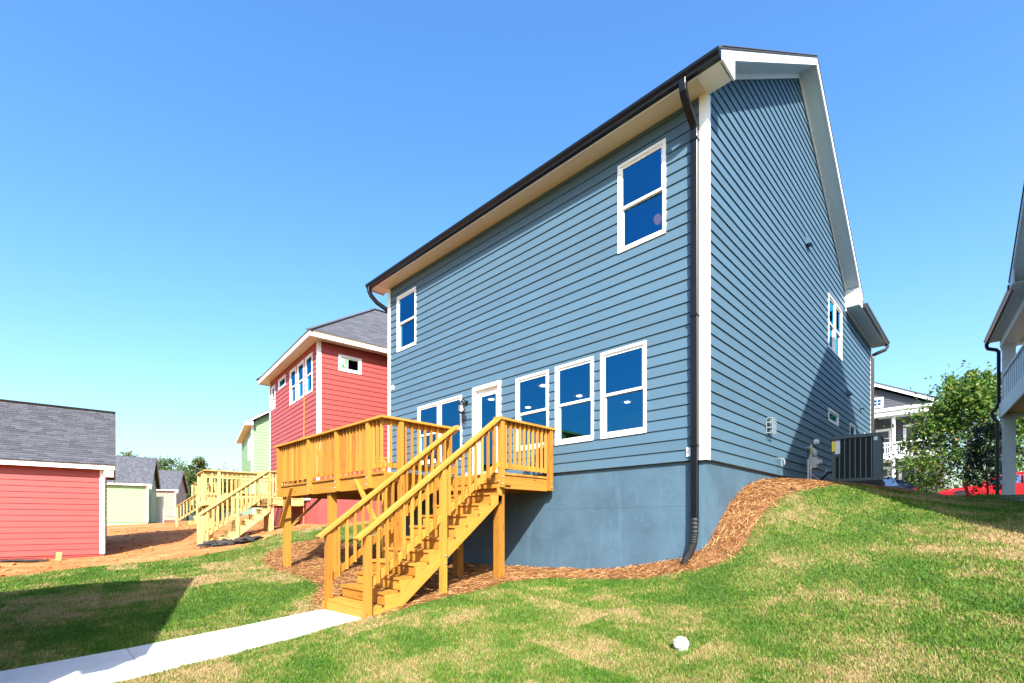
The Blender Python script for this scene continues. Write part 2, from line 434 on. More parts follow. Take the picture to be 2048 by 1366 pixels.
def siding(face, parent, u0, u1, z0, z1, openings, mat, ex=.178, clip=None, joined=None, name='siding_board', butt=.025, top=.005):
    """lapped boards, cut round the openings; each length is an object unless joined"""
    k = 0; J = MB() if joined else None
    z = z0
    while z < z1 - .02:
        zt = min(z + ex, z1)
        def emit_piece(a, b, za, zb):
            if b - a < .01 or zb - za < .006: return
            def nn(zz): return butt + (top - butt) * (zz - z) / ex
            if clip:
                a0, b0 = clip(za); a1, b1 = clip(zb)
                a0, a1 = max(a, a0), max(a, a1); b0, b1 = min(b, b0), min(b, b1)
                if b0 - a0 < .02: return
                if b1 < a1: a1 = b1 = (a1 + b1) / 2
            else: a0 = a1 = a; b0 = b1 = b
            p = [face.p(a0, nn(za), za), face.p(b0, nn(za), za), face.p(b0, 0, za), face.p(a0, 0, za),
                 face.p(a1, nn(zb), zb), face.p(b1, nn(zb), zb), face.p(b1, 0, zb), face.p(a1, 0, zb)]
            if face.u.cross(face.n).z > 0: p = [p[1], p[0], p[3], p[2], p[5], p[4], p[7], p[6]]
            if J is not None: J.hexa(p)
            else: mb = MB(); mb.hexa(p); mb.build(name, mat, parent)
        ov = sorted([o for o in openings if o[2] < zt and o[3] > z])
        cur = u0
        for o in ov:
            emit_piece(cur, max(cur, o[0]), z, zt)
            if o[2] > z: emit_piece(max(cur, o[0]), o[1], z, o[2])
            if o[3] < zt: emit_piece(max(cur, o[0]), o[1], o[3], zt)
            cur = max(cur, o[1])
        # long courses are butted from two or three lengths
        if u1 - cur > 6.5 and J is None:
            br = cur + (u1 - cur) * (.3 + .4 * ((k * 37) % 10) / 10)
            emit_piece(cur, br - .0012, z, zt); emit_piece(br + .0012, u1, z, zt)
        else: emit_piece(cur, u1, z, zt)
        z = zt; k += 1
    if J is not None:
        o = J.build(joined, mat, parent); o['kind'] = 'stuff'; return o

def window(face, parent, u0, u1, z0, z1, style='double', mat='vinyl', trim=.048, cols=1, pane='glass'):
    """cased opening: casing (the part), frame, sashes and panes as its pieces"""
    mb = MB(); t = trim
    def b(m, *a): face.box(m, *a)
    b(mb, u0, u0 + t, -.02, .030, z0, z1); b(mb, u1 - t, u1, -.02, .030, z0, z1)
    b(mb, u0 + t, u1 - t, -.02, .030, z1 - t, z1); b(mb, u0 + t, u1 - t, -.02, .030, z0, z0 + t)
    w = mb.build('window', M[mat], parent)
    a0, a1, c0, c1 = u0 + t, u1 - t, z0 + t, z1 - t
    n = cols; wd = (a1 - a0) / n
    for i in range(n):
        p0 = a0 + wd * i; p1 = p0 + wd
        if i: mm = MB(); b(mm, p0 - .05, p0 + .05, -.10, .024, c0, c1); mm.build('mullion', M[mat], w); p0 += .05
        if i < n - 1: p1 -= .05
        fm = MB(); f = .018
        b(fm, p0, p0 + f, -.11, .012, c0, c1); b(fm, p1 - f, p1, -.11, .012, c0, c1)
        b(fm, p0 + f, p1 - f, -.11, .012, c1 - f, c1); b(fm, p0 + f, p1 - f, -.11, .012, c0, c0 + f)
        fm.build('frame', M[mat], w)
        q0, q1, e0, e1 = p0 + f, p1 - f, c0 + f, c1 - f
        def sash(lo, hi, nf, r=.034, rb=None, rt=None):
            rb = rb or r; rt = rt or r; sm = MB()
            b(sm, q0, q0 + r, nf - .03, nf, lo, hi); b(sm, q1 - r, q1, nf - .03, nf, lo, hi)
            b(sm, q0 + r, q1 - r, nf - .03, nf, lo, lo + rb); b(sm, q0 + r, q1 - r, nf - .03, nf, hi - rt, hi)
            sm.build('sash', M[mat], w)
            g = MB(); nz = nf - .014
            pts = [face.p(q0 + r, nz, lo + rb), face.p(q1 - r, nz, lo + rb), face.p(q1 - r, nz, hi - rt), face.p(q0 + r, nz, hi - rt)]
            if face.u.cross(face.n).z > 0: pts = pts[::-1]
            g.poly(pts); g.build('pane', M[pane], w)
        if style == 'double':
            mid = (e0 + e1) / 2 + .0
            sash(mid - .02, e1, .004, .020, .045, .024); sash(e0, mid + .01, -.030, .026, .048, .032)
        else: sash(e0, e1, .002, .025)
    return w

# ------------------------------------------------------------------ ground
CP=[(-9.0,0,-1.93),(-6.17,0,-1.93),(-5.17,0,-1.93),(-3.78,0,-1.9),(-2.98,0,-1.88),(-1.93,0,-1.83),(-.94,0,-1.68),(-.42,0,-1.55),(0,0,-1.37),
(0,.54,-.97),(0,.96,-.68),(0,1.41,-.45),(0,2.16,-.23),(0,3.32,-.11),(0,5.11,-.05),(0,6.92,0),(0,9.2,.0),(0,14.2,-.05),
(-3,-4,-2.29),(-4.25,-4,-2.31),(-2.98,-1.4,-1.97),(-3,-2.7,-2.1),(-9.1,-2.95,-2.05),(-6.7,-2.9,-2.1),(-4.2,-6.69,-2.5),(-3.1,-6.65,-2.55),
(3.1,-7.4,-2.5),(0,-5,-2.42),(.95,-2.8,-2.2),(-.5,-.9,-1.85),(-1.5,-2,-2.02),(2,-10,-2.6),(-4,-11,-2.65),
(4,.5,-1.35),(4,3,-.85),(4,6,-.62),(2.6,4.5,-.6),(2.4,8.5,-.48),(2.2,12.7,-.31),(3.4,15.6,-.05),(1.2,5.85,-.15),(2,3,-.6),(2,1,-1.1),(2,-1,-1.75),(7,-3,-1.8),(7,4,-.6),(8,10,-.1),
(-10,19,-.4),(0,19,-.4),(10,19,-.4),(-10,26,-.4),(0,26,-.4),(10,26,-.4),(-4,29,.4),(2,29,.4),(10,30,.3),(-4,40,.5),(6,40,.5),
(-13.62,0,-1.06),(-18,.3,-1.2),(-13.3,6,-.6),(-9.02,6,-.8),(-11,0,-1.6),(-11,-3,-1.95),(-15.6,-3.5,-1.83),(-17.5,-5.4,-2.06),(-17.5,-8,-2.1),(-11,-7,-2.3),(-14,-11,-2.4),(-24,-4,-1.7),(-29,-1,-1.1),(-36,-1,-1.1),(-29,3,-.5),(-50,0,-1.0),(-30,-12,-1.9),(-45,-14,-1.6),(-50,15,-.6),(-30,19,-.4)]

_C = np.array(CP, float); _n = len(_C)
def _U(r2): return np.where(r2 > 1e-12, r2 * np.log(np.maximum(r2, 1e-12)), 0.)
_K = _U(((_C[:, None, :2] - _C[None, :, :2]) ** 2).sum(-1)) + np.eye(_n) * .02
_P = np.c_[np.ones(_n), _C[:, :2]]
_W = np.linalg.solve(np.block([[_K, _P], [_P.T, np.zeros((3, 3))]]), np.r_[_C[:, 2], 0, 0, 0])
def spline(x, y):
    x = np.asarray(x, float); y = np.asarray(y, float)
    xc = np.clip(x, -52, 14); yc = np.clip(y, -16, 40)
    out = _W[_n] + _W[_n + 1] * xc + _W[_n + 2] * yc
    for i in range(_n): out = out + _W[i] * _U((xc - _C[i, 0]) ** 2 + (yc - _C[i, 1]) ** 2)
    return out
def _axis(parts):
    out = []
    for a, b, st in parts: out += list(np.arange(a, b - st * .01, st))
    out.append(parts[-1][1]); return np.array(out)
GX = _axis([(-900, -120, 60), (-120, -52, 6), (-52, -20, .8), (-20, -10, .3), (-10, 5, .125), (5, 14, .4), (14, 60, 5), (60, 900, 60)])
GY = _axis([(-600, -60, 60), (-60, -16, 4), (-16, -9, .4), (-9, 4.5, .125), (4.5, 16, .3), (16, 44, .8), (44, 120, 6), (120, 900, 60)])
_gx, _gy = np.meshgrid(GX, GY, indexing='ij')
GZ = spline(_gx, _gy)
_near = (np.abs(_gx + 8) < 30) & (np.abs(_gy) < 20)
GZ = GZ + np.where(_near, .012 * np.sin(_gx * 5.1 + 1.3 * np.sin(_gy * 3.7)) * np.cos(_gy * 4.3 + _gx), 0)
GZ = GZ - np.where((_gx > -4.22) & (_gx < -3.16) & (_gy > -11.4) & (_gy < -4.1), .09, 0)   # bed under the path
def ground(x, y):
    """height of the ground sheet (bilinear, same grid as the mesh)"""
    x = np.asarray(x, float); y = np.asarray(y, float)
    i = np.clip(np.searchsorted(GX, x) - 1, 0, len(GX) - 2); j = np.clip(np.searchsorted(GY, y) - 1, 0, len(GY) - 2)
    u = (x - GX[i]) / (GX[i + 1] - GX[i]); v = (y - GY[j]) / (GY[j + 1] - GY[j])
    return (GZ[i, j] * (1 - u) + GZ[i + 1, j] * u) * (1 - v) + (GZ[i, j + 1] * (1 - u) + GZ[i + 1, j + 1] * u) * v
def gz(x, y): return float(ground(np.array([x]), np.array([y]))[0])

def inpoly(x, y, poly):
    c = np.zeros(x.shape, bool); n = len(poly)
    for i in range(n):
        x0, y0 = poly[i]; x1, y1 = poly[(i + 1) % n]
        if y0 == y1: continue
        k = ((y0 > y) != (y1 > y)) & (x < (x1 - x0) * (y - y0) / (y1 - y0) + x0); c ^= k
    return c
MULCH = [(-9.3, .3), (-11.9, -.4), (-12.0, -1.4), (-11.5, -2.3), (-10.5, -2.85), (-8.5, -3.2), (-7.4, -3.15), (-5.9, -3.35), (-5.0, -3.9), (-4.2, -4.12), (-3.0, -4.0), (-2.95, -3.6),
         (-2.8, -2.9), (-2.68, -2.2), (-2.72, -1.6), (-2.45, -.66), (-1.54, -.52), (-.57, -.62), (.12, -.62), (.39, -.43), (.56, -.17), (.56, .29), (.60, .86), (.72, 1.43), (.86, 1.9),
         (1.0, 2.7), (.95, 3.9), (.9, 4.8), (1.9, 5.0), (1.9, 6.8), (1.0, 7.2), (.9, 14.2), (-.2, 14.2), (-.2, .2)]
PATH = (-4.30, -3.08, -11.5, -4.02)
def soilmask(x, y):
    xb = -13.2 + .35 * np.sin(y * 1.3) - .5 * np.clip((-y - 4) / 4, 0, 1)
    return np.clip((xb - x) / .5 + .5, 0, 1) * (y < 16)
def boxblur(m, n): return m
nx, ny = len(GX), len(GY)
me = bpy.data.meshes.new('ground')
idx = np.arange(nx * ny).reshape(nx, ny)
quads = np.stack([idx[:-1, :-1], idx[1:, :-1], idx[1:, 1:], idx[:-1, 1:]], -1).reshape(-1, 4)
me.from_pydata(np.c_[_gx.ravel(), _gy.ravel(), GZ.ravel()].tolist(), [], quads.tolist())
me.polygons.foreach_set('use_smooth', [True] * len(me.polygons))
soil = soilmask(_gx, _gy); mul = inpoly(_gx, _gy, MULCH).astype(float)
far = (np.abs(_gx + 18) > 36) | (_gy > 30)
soil = np.where(far & (_gx < -13), 1, soil)
mask = np.stack([soil, mul, np.zeros_like(soil), np.ones_like(soil)], -1).reshape(-1)
at = me.color_attributes.new('mask', 'FLOAT_COLOR', 'POINT'); at.data.foreach_set('color', mask)
me.materials.append(M['ground'])
g = bpy.data.objects.new('ground', me); COL.objects.link(g); tag(g, kind='structure')

# concrete path from the stair foot, cast in panels with tooled joints
pm = MB(); y = PATH[3]
slabs = []
while y > PATH[2]:
    y2 = max(y - 1.22, PATH[2])
    xs = [PATH[0], PATH[1]]
    pts = [(xs[0], y2), (xs[1], y2), (xs[1], y - .008), (xs[0], y - .008)]
    top = [(a, b, gz(a, b) + .010) for a, b in pts]; bot = [(a, b, gz(a, b) - .12) for a, b in pts]
    slabs.append(bot + top); y = y2
path = MB().box((PATH[0] + .02, PATH[2], -2.9), (PATH[1] - .02, PATH[2] + .05, -2.8)).build('path', M['concrete'])
tag(path, kind='structure')
for q in slabs:
    m_ = MB(); m_.hexa(q); m_.build('slab', M['concrete'], path)

# street beyond the houses
road = MB()
for i in range(30):
    x0 = -60 + i * 3.2; x1 = x0 + 3.2
    road.poly([(x0, 20, gz(x0, 20) + .02), (x1, 20, gz(x1, 20) + .02), (x1, 26.5, gz(x1, 26.5) + .02), (x0, 26.5, gz(x0, 26.5) + .02)])
tag(road.build('road', M['asphalt']), kind='structure')
kerb = MB()
for i in range(30):
    x0 = -60 + i * 3.2; x1 = x0 + 3.2
    kerb.beam((x0, 19.9, gz(x0, 19.9) + .06), (x1, 19.9, gz(x1, 19.9) + .06), .18, .16)
tag(kerb.build('kerb', M['concrete']), kind='structure')

def scatter_mesh(name, V, rnd, vpb, mat, label, cat, parent=None):
    """V: (N, vpb, 3) points of N small faces; rnd: N values stored on the points"""
    N = len(V); me = bpy.data.meshes.new(name)
    me.vertices.add(N * vpb); me.vertices.foreach_set('co', V.reshape(-1).astype(np.float32))
    me.loops.add(N * vpb); me.loops.foreach_set('vertex_index', np.arange(N * vpb, dtype=np.int32))
    me.polygons.add(N); me.polygons.foreach_set('loop_start', np.arange(0, N * vpb, vpb, dtype=np.int32))
    me.update(calc_edges=True)
    a = me.attributes.new('rnd', 'FLOAT', 'POINT'); a.data.foreach_set('value', np.repeat(rnd, vpb).astype(np.float32))
    me.materials.append(mat); o = bpy.data.objects.new(name, me); COL.objects.link(o)
    if parent is not None: o.parent = parent
    else: tag(o, label, cat, kind='stuff')
    return o

def grass():
    N = 1100000
    cx, cy, cz = CAM_POS; fa = R(90 + YAW)
    lnD = rng.uniform(math.log(2.2), math.log(26), N); D = np.exp(lnD)
    ang = fa + rng.uniform(-R(56), R(56), N)
    x = cx + D * np.cos(ang); y = cy + D * np.sin(ang)
    ok = ~inpoly(x, y, MULCH) & (soilmask(x, y) < rng.uniform(.3, .7, N)) & ~((x > PATH[0] - .0) & (x < PATH[1] + .0) & (y < PATH[3]) & (y > PATH[2]))
    ok &= ~((x > -9.05) & (x < 0) & (y > 0) & (y < 14.3)) & (y < 19.7) & ~((x > 3.3) & (y > 9.5))
    x, y, D = x[ok], y[ok], D[ok]; n = len(x)
    z = ground(x, y)
    hgt = rng.uniform(.012, .036, n) * (1 + .03 * D); w = rng.uniform(.0008, .0017, n) * (1.2 + D * .70)
    a = rng.uniform(0, 2 * np.pi, n); lean = rng.uniform(.1, .9, n) * hgt; la = rng.uniform(0, 2 * np.pi, n)
    base = np.stack([x, y, z - .004], -1); sd = np.stack([np.cos(a) * w, np.sin(a) * w, 0 * w], -1)
    tip = base + np.stack([np.cos(la) * lean, np.sin(la) * lean, hgt], -1)
    V = np.stack([base - sd, base + sd, tip], 1)
    scatter_mesh('lawn_grass', V, rng.uniform(0, 1, n), 3, M['grass'], 'short patchy green and straw coloured lawn grass', 'grass')
grass()

def straw():
    N = 420000
    x = rng.uniform(-12.1, 2.0, N); y = rng.uniform(-4.2, 8, N)
    ok = inpoly(x + rng.normal(0, .06, N), y + rng.normal(0, .06, N), MULCH) & ~((x > -9.0) & (x < -.02) & (y > .02))
    ok &= ~((x < -4) & (y > -1.0) & (rng.uniform(0, 1, N) < .5))
    x, y = x[ok], y[ok]; n = len(x)
    L = rng.uniform(.07, .17, n); a = rng.uniform(0, 2 * np.pi, n); w = rng.uniform(.0015, .0030, n)
    z = ground(x, y) + rng.uniform(0, .035, n) + .015 * np.sin(x * 9) * np.cos(y * 8)
    tx, ty = x + np.cos(a) * L, y + np.sin(a) * L
    z2 = ground(tx, ty) + rng.uniform(0, .045, n)
    c = np.stack([x, y, z], -1); d = np.stack([tx, ty, z2], -1)
    sd = np.stack([-np.sin(a) * w, np.cos(a) * w, w * rng.uniform(-1, 1, n)], -1)
    V = np.stack([c - sd, d - sd * .6, d + sd * .6, c + sd], 1)
    scatter_mesh('pine_straw', V, rng.uniform(0, 1, n), 4, M['straw'], 'orange brown pine straw mulch banked along the foundation and under the deck', 'mulch')
straw()

def clods():
    b0 = bmesh.new(); bmesh.ops.create_icosphere(b0, subdivisions=1, radius=1)
    bv = np.array([v.co[:] for v in b0.verts]); bf = np.array([[v.index for v in f.verts] for f in b0.faces]); b0.free()
    N = 1500; x = rng.uniform(-32, -12.9, N); y = rng.uniform(-9, 2.5, N)
    ok = soilmask(x, y) > .5; x, y = x[ok], y[ok]; n = len(x)
    s = rng.uniform(.012, .05, n) * rng.choice([1, 1, 1, 1.8], n)
    V = []; F = []
    for i in range(n):
        v = bv * (1 + rng.uniform(-.35, .35, (len(bv), 1))) * s[i] * np.array([1, 1, .6]); v = v + [x[i], y[i], gz(x[i], y[i]) + s[i] * .2]
        F += (bf + len(V) * 0 + i * len(bv)).tolist(); V += v.tolist()
    me = bpy.data.meshes.new('soil_clods'); me.from_pydata(V, [], F)
    at = me.color_attributes.new('mask', 'FLOAT_COLOR', 'POINT'); at.data.foreach_set('color', np.tile([1., 0, 0, 1], len(V)))
    me.materials.append(M['ground']); o = bpy.data.objects.new('soil_clods', me); COL.objects.link(o)
    tag(o, 'loose clods of red clay strewn over the bare yard', 'soil', kind='stuff')
clods()
# ------------------------------------------------------------------ blue house
W_, LF = 9.02, 14.1                 # width, depth
PK, ZB0, SL = 4.9, 5.84, .655       # gable peak (y), underside of the rake at y=0, pitch
house = thing('blue_house', 'two storey house with blue lap siding, white trim and black gutters', 'house')
back = Face((0, 0, 0), (1, 0, 0), (0, -1, 0)); side = Face((0, 0, 0), (0, 1, 0), (1, 0, 0))
left = Face((-W_, 0, 0), (0, 1, 0), (-1, 0, 0)); front = Face((0, LF, 0), (1, 0, 0), (0, 1, 0))
Bop = [(-8.58, -7.68, 3.71, 5.23), (-1.55, -.65, 3.72, 5.25), (-7.60, -5.80, .52, 2.04), (-5.41, -4.48, -.07, 2.12),
       (-4.03, -3.13, .52, 2.05), (-2.96, -2.06, .53, 2.06), (-1.91, -1.00, .53, 2.07)]
Sop = [(7.71, 9.33, 3.68, 5.12), (7.71, 8.88, 1.72, 2.08), (10.44, 11.30, .52, 2.08), (12.85, 13.60, .52, 2.08)]
def hole(o, k=.02): return (o[0] + k, o[1] - k, o[2] + k, o[3] - k)
ZS = 5.60                           # soffit level
fd = MB()
for f, a, b in ((back, -W_ + .03, -.03), (side, .03, LF - .03), (left, .03, LF - .03)): f.box(fd, a if f is back else .301, b, -.30, -.03, -2.75, -.012)
fd.build('foundation', M['blue_conc'], house)
jl = MB()                            # form joints left in the cast wall
for u in (-.31, -.94, -1.66, -2.35, -3.05, -4.4, -5.8, -7.2): back.box(jl, u, u + .014, -.035, -.0270, -2.4, -.06)
back.box(jl, -W_ + .1, -.32, -.035, -.0275, -.71, -.700)
for u in (.10, .78, 1.6): side.box(jl, u, u + .014, -.035, -.0285, -1.6, -.06)
jl.build('form_joint', M['blue_conc'], house)
sheath(back, -W_, 0, 0, ZS + .1, [hole(o) for o in Bop], M['room'], house, 'wall')
sheath(side, .14, LF - .14, 0, 5.55, [hole(o) for o in Sop], M['room'], house, 'wall')
sheath(left, .14, LF - .14, 0, 5.55, [], M['room'], house, 'wall')
sheath(front, -W_, 0, 0, 5.55, [], M['room'], house, 'wall')
gm = MB(); gm.prism([(-.14, .1, 5.55), (-.14, 9.7, 5.55), (-.14, PK, ZB0 + SL * PK - .06)], (.139, 0, 0)); gm.build('gable_wall', M['room'], house)
fl = MB(); fl.box((-W_ + .15, .15, -.01), (-.15, LF - .15, .06)); fl.build('floor', M['floor'], house)
fl = MB(); fl.box((-W_ + .15, .15, 2.55), (-.15, LF - .15, 2.80)); fl.build('floor', M['ceiling'], house)
fl = MB(); fl.box((-W_ + .15, .15, 5.42), (-.15, 9.6, 5.50)); fl.build('ceiling', M['ceiling'], house)
fl = MB(); fl.box((-W_ + .16, 6.2, .06), (-.16, 6.32, 2.55)); fl.build('partition', M['room'], house)
fl = MB(); fl.box((-W_ + .16, 4.6, 2.8), (-.16, 4.72, 5.42)); fl.build('partition', M['room'], house)
def og(o, k=.004): return (o[0] - k, o[1] + k, o[2] - k, o[3] + k)
CB = .10
siding(back, house, -W_ + CB, -CB, 0, ZS, [og(o) for o in Bop], M['blue'])
def gclip(z):
    if z < ZB0: return (0, LF)
    return ((z - ZB0) / SL, 2 * PK - (z - ZB0) / SL)
siding(side, house, CB, LF - CB, 0, 5.36 - .02, [og(o) for o in Sop], M['blue'])
siding(side, house, CB, 2 * PK, 5.34, 9.02, [], M['blue'], clip=lambda z: ((max(CB, (z - ZB0) / SL), 2 * PK - max(0, (z - ZB0) / SL))))
siding(left, house, 0, LF, 0, 5.5, [], M['blue'], joined='left_siding')
siding(front, house, -W_, 0, 0, 5.4, [], M['blue'], joined='front_siding')
# corner boards
def corner(x, y, sx, sy, z0, z1):
    c = MB(); t = .027
    c.prism([(x, y, z0), (x - sx * CB, y, z0), (x - sx * CB, y + sy * t, z0), (x + sx * t, y + sy * t, z0), (x + sx * t, y - sy * CB, z0), (x, y - sy * CB, z0)], (0, 0, z1 - z0))
    c.build('corner_board', M['white'], house)
corner(0, 0, 1, -1, -.01, ZS - .01); corner(-W_, 0, -1, -1, -.01, ZS - .01); corner(0, LF, 1, 1, -.01, 5.35)
for k, o in enumerate(Bop):
    if k == 3: continue
    window(back, house, *o, cols=2 if k == 2 else 1)
window(side, house, *Sop[0], cols=2); window(side, house, *Sop[1], style='fixed', trim=.06); window(side, house, *Sop[2]); window(side, house, *Sop[3])
# back door: casing, slab with a full light, threshold, lever
o = Bop[3]; dm = MB(); t = .085
back.box(dm, o[0], o[0] + t, -.02, .036, o[2], o[3]); back.box(dm, o[1] - t, o[1], -.02, .036, o[2], o[3]); back.box(dm, o[0] + t, o[1] - t, -.02, .036, o[3] - t, o[3])
door = dm.build('door', M['vinyl'], house)
a0, a1, c0, c1 = o[0] + t, o[1] - t, o[2] + .03, o[3] - t
jm = MB(); back.box(jm, a0, a0 + .02, -.13, -.02, c0, c1); back.box(jm, a1 - .02, a1, -.13, -.02, c0, c1); back.box(jm, a0 + .02, a1 - .02, -.13, -.02, c1 - .02, c1); jm.build('jamb', M['vinyl'], door)
sl = MB(); a0 += .022; a1 -= .022; c1 -= .022; st = .11
for q in ((a0, a0 + st, c0, c1), (a1 - st, a1, c0, c1), (a0 + st, a1 - st, c1 - .13, c1), (a0 + st, a1 - st, c0, c0 + .22)): back.box(sl, q[0], q[1], -.085, -.042, q[2], q[3])
sl.build('door_slab', M['vinyl'], door)
g_ = MB(); g_.poly([back.p(a0 + st, -.06, c0 + .22), back.p(a1 - st, -.06, c0 + .22), back.p(a1 - st, -.06, c1 - .13), back.p(a0 + st, -.06, c1 - .13)]); g_.build('pane', M['glass'], door)
th = MB(); back.box(th, o[0] + t + .002, o[1] - t - .002, -.13, .05, o[2], o[2] + .028); th.build('threshold', M['galv'], door)
hd = MB(); hd.lathe([(0, 0), (.03, 0), (.03, -.012), (.012, -.016), (.012, -.05), (0, -.05)], (a0 + .055, .042, .92), 10, 'Y'); hd.beam((a0 + .05, -.006 + .0, .92), (a0 + .16, -.006, .92), .014, .014); hd.build('handle', M['galv'], door)

# eave along the back: soffit, fascia, gutter
XL, XR = -W_ - .38, .38
e = MB(); e.box((-W_ + .0, -.37, ZS - .012), (.0, -.001, ZS)); e.build('soffit', M['soffit'], house)
e = MB(); e.box((XL + .01, -.40, ZS - .03), (XR - .01, -.372, ZS + .13)); e.build('fascia', M['white'], house)
def gutter(p0, p1, out, mat, parent, name='gutter'):
    """K-style section swept from p0 to p1; out = outward unit vector"""
    p0 = Vector(p0); p1 = Vector(p1); out = Vector(out); up = Vector((0, 0, 1))
    pr = [(0, .115), (0, 0), (.075, 0), (.085, .03), (.118, .075), (.122, .115), (.114, .115), (.110, .078), (.079, .034), (.070, .006), (.006, .006), (.006, .115)]
    m = MB(); a = [p0 + out * x + up * z for x, z in pr]; b = [p1 + out * x + up * z for x, z in pr]; n = len(pr)
    for i in range(n): j = (i + 1) % n; m.poly([a[i], a[j], b[j], b[i]])
    m.poly(a[:6]); m.poly(b[:6][::-1])
    for s_, pp in ((a, 1), (b, -1)):
        pass
    return m.build(name, mat, parent)
gutter((XL - .01, -.402, ZS - .025), (XR + .01, -.402, ZS - .025), (0, -1, 0), M['black'], house)
# rake trim, soffit and the boxed returns of the right-hand gable (and its twin on the left)
def zb(y): return ZB0 + SL * (y if y <= PK else 2 * PK - y)
YE = 2 * PK + .40
for sx, x0 in ((1, 0), (-1, -W_)):
    xo = x0 + sx * .38; xi = x0 + sx * .352
    lo, hi = min(xo, xi), max(xo, xi)
    for ya, yb in ((-.40, PK), (PK, YE)):
        m = MB(); m.prism([(lo, ya, zb(ya)), (lo, yb, zb(yb)), (lo, yb, zb(yb) + .155), (lo, ya, zb(ya) + .155)], (hi - lo, 0, 0)); m.build('rake_board', M['white'], house)
        m = MB(); a = min(x0 + sx * .003, xi); b = max(x0 + sx * .003, xi)
        m.prism([(a, ya, zb(ya) + .022), (a, yb, zb(yb) + .022), (a, yb, zb(yb) + .036), (a, ya, zb(ya) + .036)], (b - a, 0, 0)); m.build('rake_soffit', M['offwhite'], house)
        m = MB(); k = MB(); c = min(x0 + sx * .024, x0 + sx * .046)
        m.prism([(c, max(ya, .02), zb(max(ya, .02)) - .075), (c, min(yb, 2 * PK), zb(min(yb, 2 * PK)) - .075), (c, min(yb, 2 * PK), zb(min(yb, 2 * PK)) + .02), (c, max(ya, .02), zb(max(ya, .02)) + .02)], (.022, 0, 0)); m.build('frieze', M['white'], house)
    m = MB(); m.prism([(xo - .004 if sx > 0 else xo - .026, -.402, ZS - .03), (xo - .004 if sx > 0 else xo - .026, .055, ZS - .03), (xo - .004 if sx > 0 else xo - .026, .055, zb(.055) + .01), (xo - .004 if sx > 0 else xo - .026, -.402, zb(-.402) + .01)], (.03, 0, 0)); m.build('eave_return', M['white'], house)
    m = MB(); a = min(x0 + sx * .003, xi); b = max(x0 + sx * .003, xi)
    m.box((a, -.37, ZS - .012), (b, .05, ZS - .0005)); m.box((a, .03, ZS), (b, .052, zb(.05))); m.build('return_soffit', M['white'], house)
    m = MB(); m.prism([(xo - .026, YE - .005, 5.506), (xo - .026, 2 * PK - .02, 5.506), (xo - .026, 2 * PK - .02, zb(2 * PK - .02))], (.03, 0, 0)); m.build('eave_return', M['white'], house)
    m = MB(); a = min(x0 + sx * .003, xi); b = max(x0 + sx * .003, xi)
    m.box((a, 2 * PK - .03, 5.375), (b, 2 * PK - .005, zb(2 * PK - .02) + .01)); m.build('return_end', M['white'], house)
# roofs
rf = MB()
for ya, yb in ((-.43, PK), (PK, YE + .03)):
    a, b = XL - .012, XR + .012
    rf.prism([(a, ya, zb(ya) + .158), (a, yb, zb(yb) + .158), (a, yb, zb(yb) + .195), (a, ya, zb(ya) + .195)], (b - a, 0, 0))
roof = rf.build('roof', M['shingle_far'], house)
sh = MB()                            # butts of the shingle courses showing along the rake
for x in (XR + .006,):
    n = 40
    for i in range(n):
        ya = -.40 + (PK + .35) * i / n; sh.prism([(x - .02, ya, zb(ya) + .19), (x - .02, ya + .16, zb(ya + .16) + .188), (x - .02, ya + .02, zb(ya) + .215)], (.035, 0, 0))
sh.build('shingle_edge', M['shingle'], roof)['kind'] = 'stuff'
# front block: lower eave along the right side
ZF = 5.36
m = MB(); m.box((.002, 2 * PK - .02, ZF), (.36, LF + .35, ZF + .012)); m.build('soffit', M['offwhite'], house)
m = MB(); m.box((.362, 2 * PK - .05, ZF - .02), (.388, LF + .36, ZF + .14)); m.build('fascia', M['white'], house)
m = MB(); m.box((.022, 2 * PK - .01, ZF - .09), (.044, LF - .1, ZF - .001)); m.build('frieze', M['white'], house)
gutter((.39, YE - .12, ZF - .01), (.39, LF + .38, ZF - .01), (1, 0, 0), M['bronze'], house)
m = MB(); m.prism([(.40, 2 * PK, ZF + .15), (-4.5, 2 * PK, ZF + 2.4), (-W_ - .4, 2 * PK, ZF + .15)], (0, LF + .4 - 2 * PK, 0)); m.build('roof', M['shingle_far'], house)

# downspouts
RECT = [(-.5, -.36), (-.42, -.42), (.42, -.42), (.5, -.36), (.5, .36), (.42, .42), (-.42, .42), (-.5, .36)]
def arc(p, q, r, n=5):
    return [Vector(p).lerp(Vector(q), i / n) for i in range(n + 1)]
xd = -.150
dp = [(xd, -.47, ZS - .02), (xd, -.47, ZS - .10), (xd, -.455, ZS - .17), (xd, -.40, ZS - .25), (xd, -.30, ZS - .33), (xd, -.20, ZS - .40), (xd, -.115, ZS - .46), (xd, -.075, ZS - .53), (xd, -.068, ZS - .62), (xd, -.068, 2), (xd, -.068, -.98)]
m = MB(); m.tube(dp, .105, prof=[(a, b * .85) for a, b in RECT], up=(0, 1, 0)); ds = m.build('downspout', M['black'], house)
m = MB(); pts = []; rr = []
path_ = [(xd, -.072, -.90), (xd, -.075, -1.15), (xd - .01, -.10, -1.30), (xd - .03, -.16, -1.42), (xd - .06, -.24, -1.53), (xd - .08, -.30, -1.66)]
for i in range(len(path_) - 1):
    for j in range(8):
        pts.append(Vector(path_[i]).lerp(Vector(path_[i + 1]), j / 8)); rr.append(.062 if j % 2 else .054)
m.tube(pts, rr, 12); m.build('drain_pipe', M['plastic_black'], ds)
m = MB()
for z in (4.9, 2.2, .2): m.box((xd - .062, -.118, z), (xd + .062, -.022, z + .03))
m.build('strap', M['black'], ds)
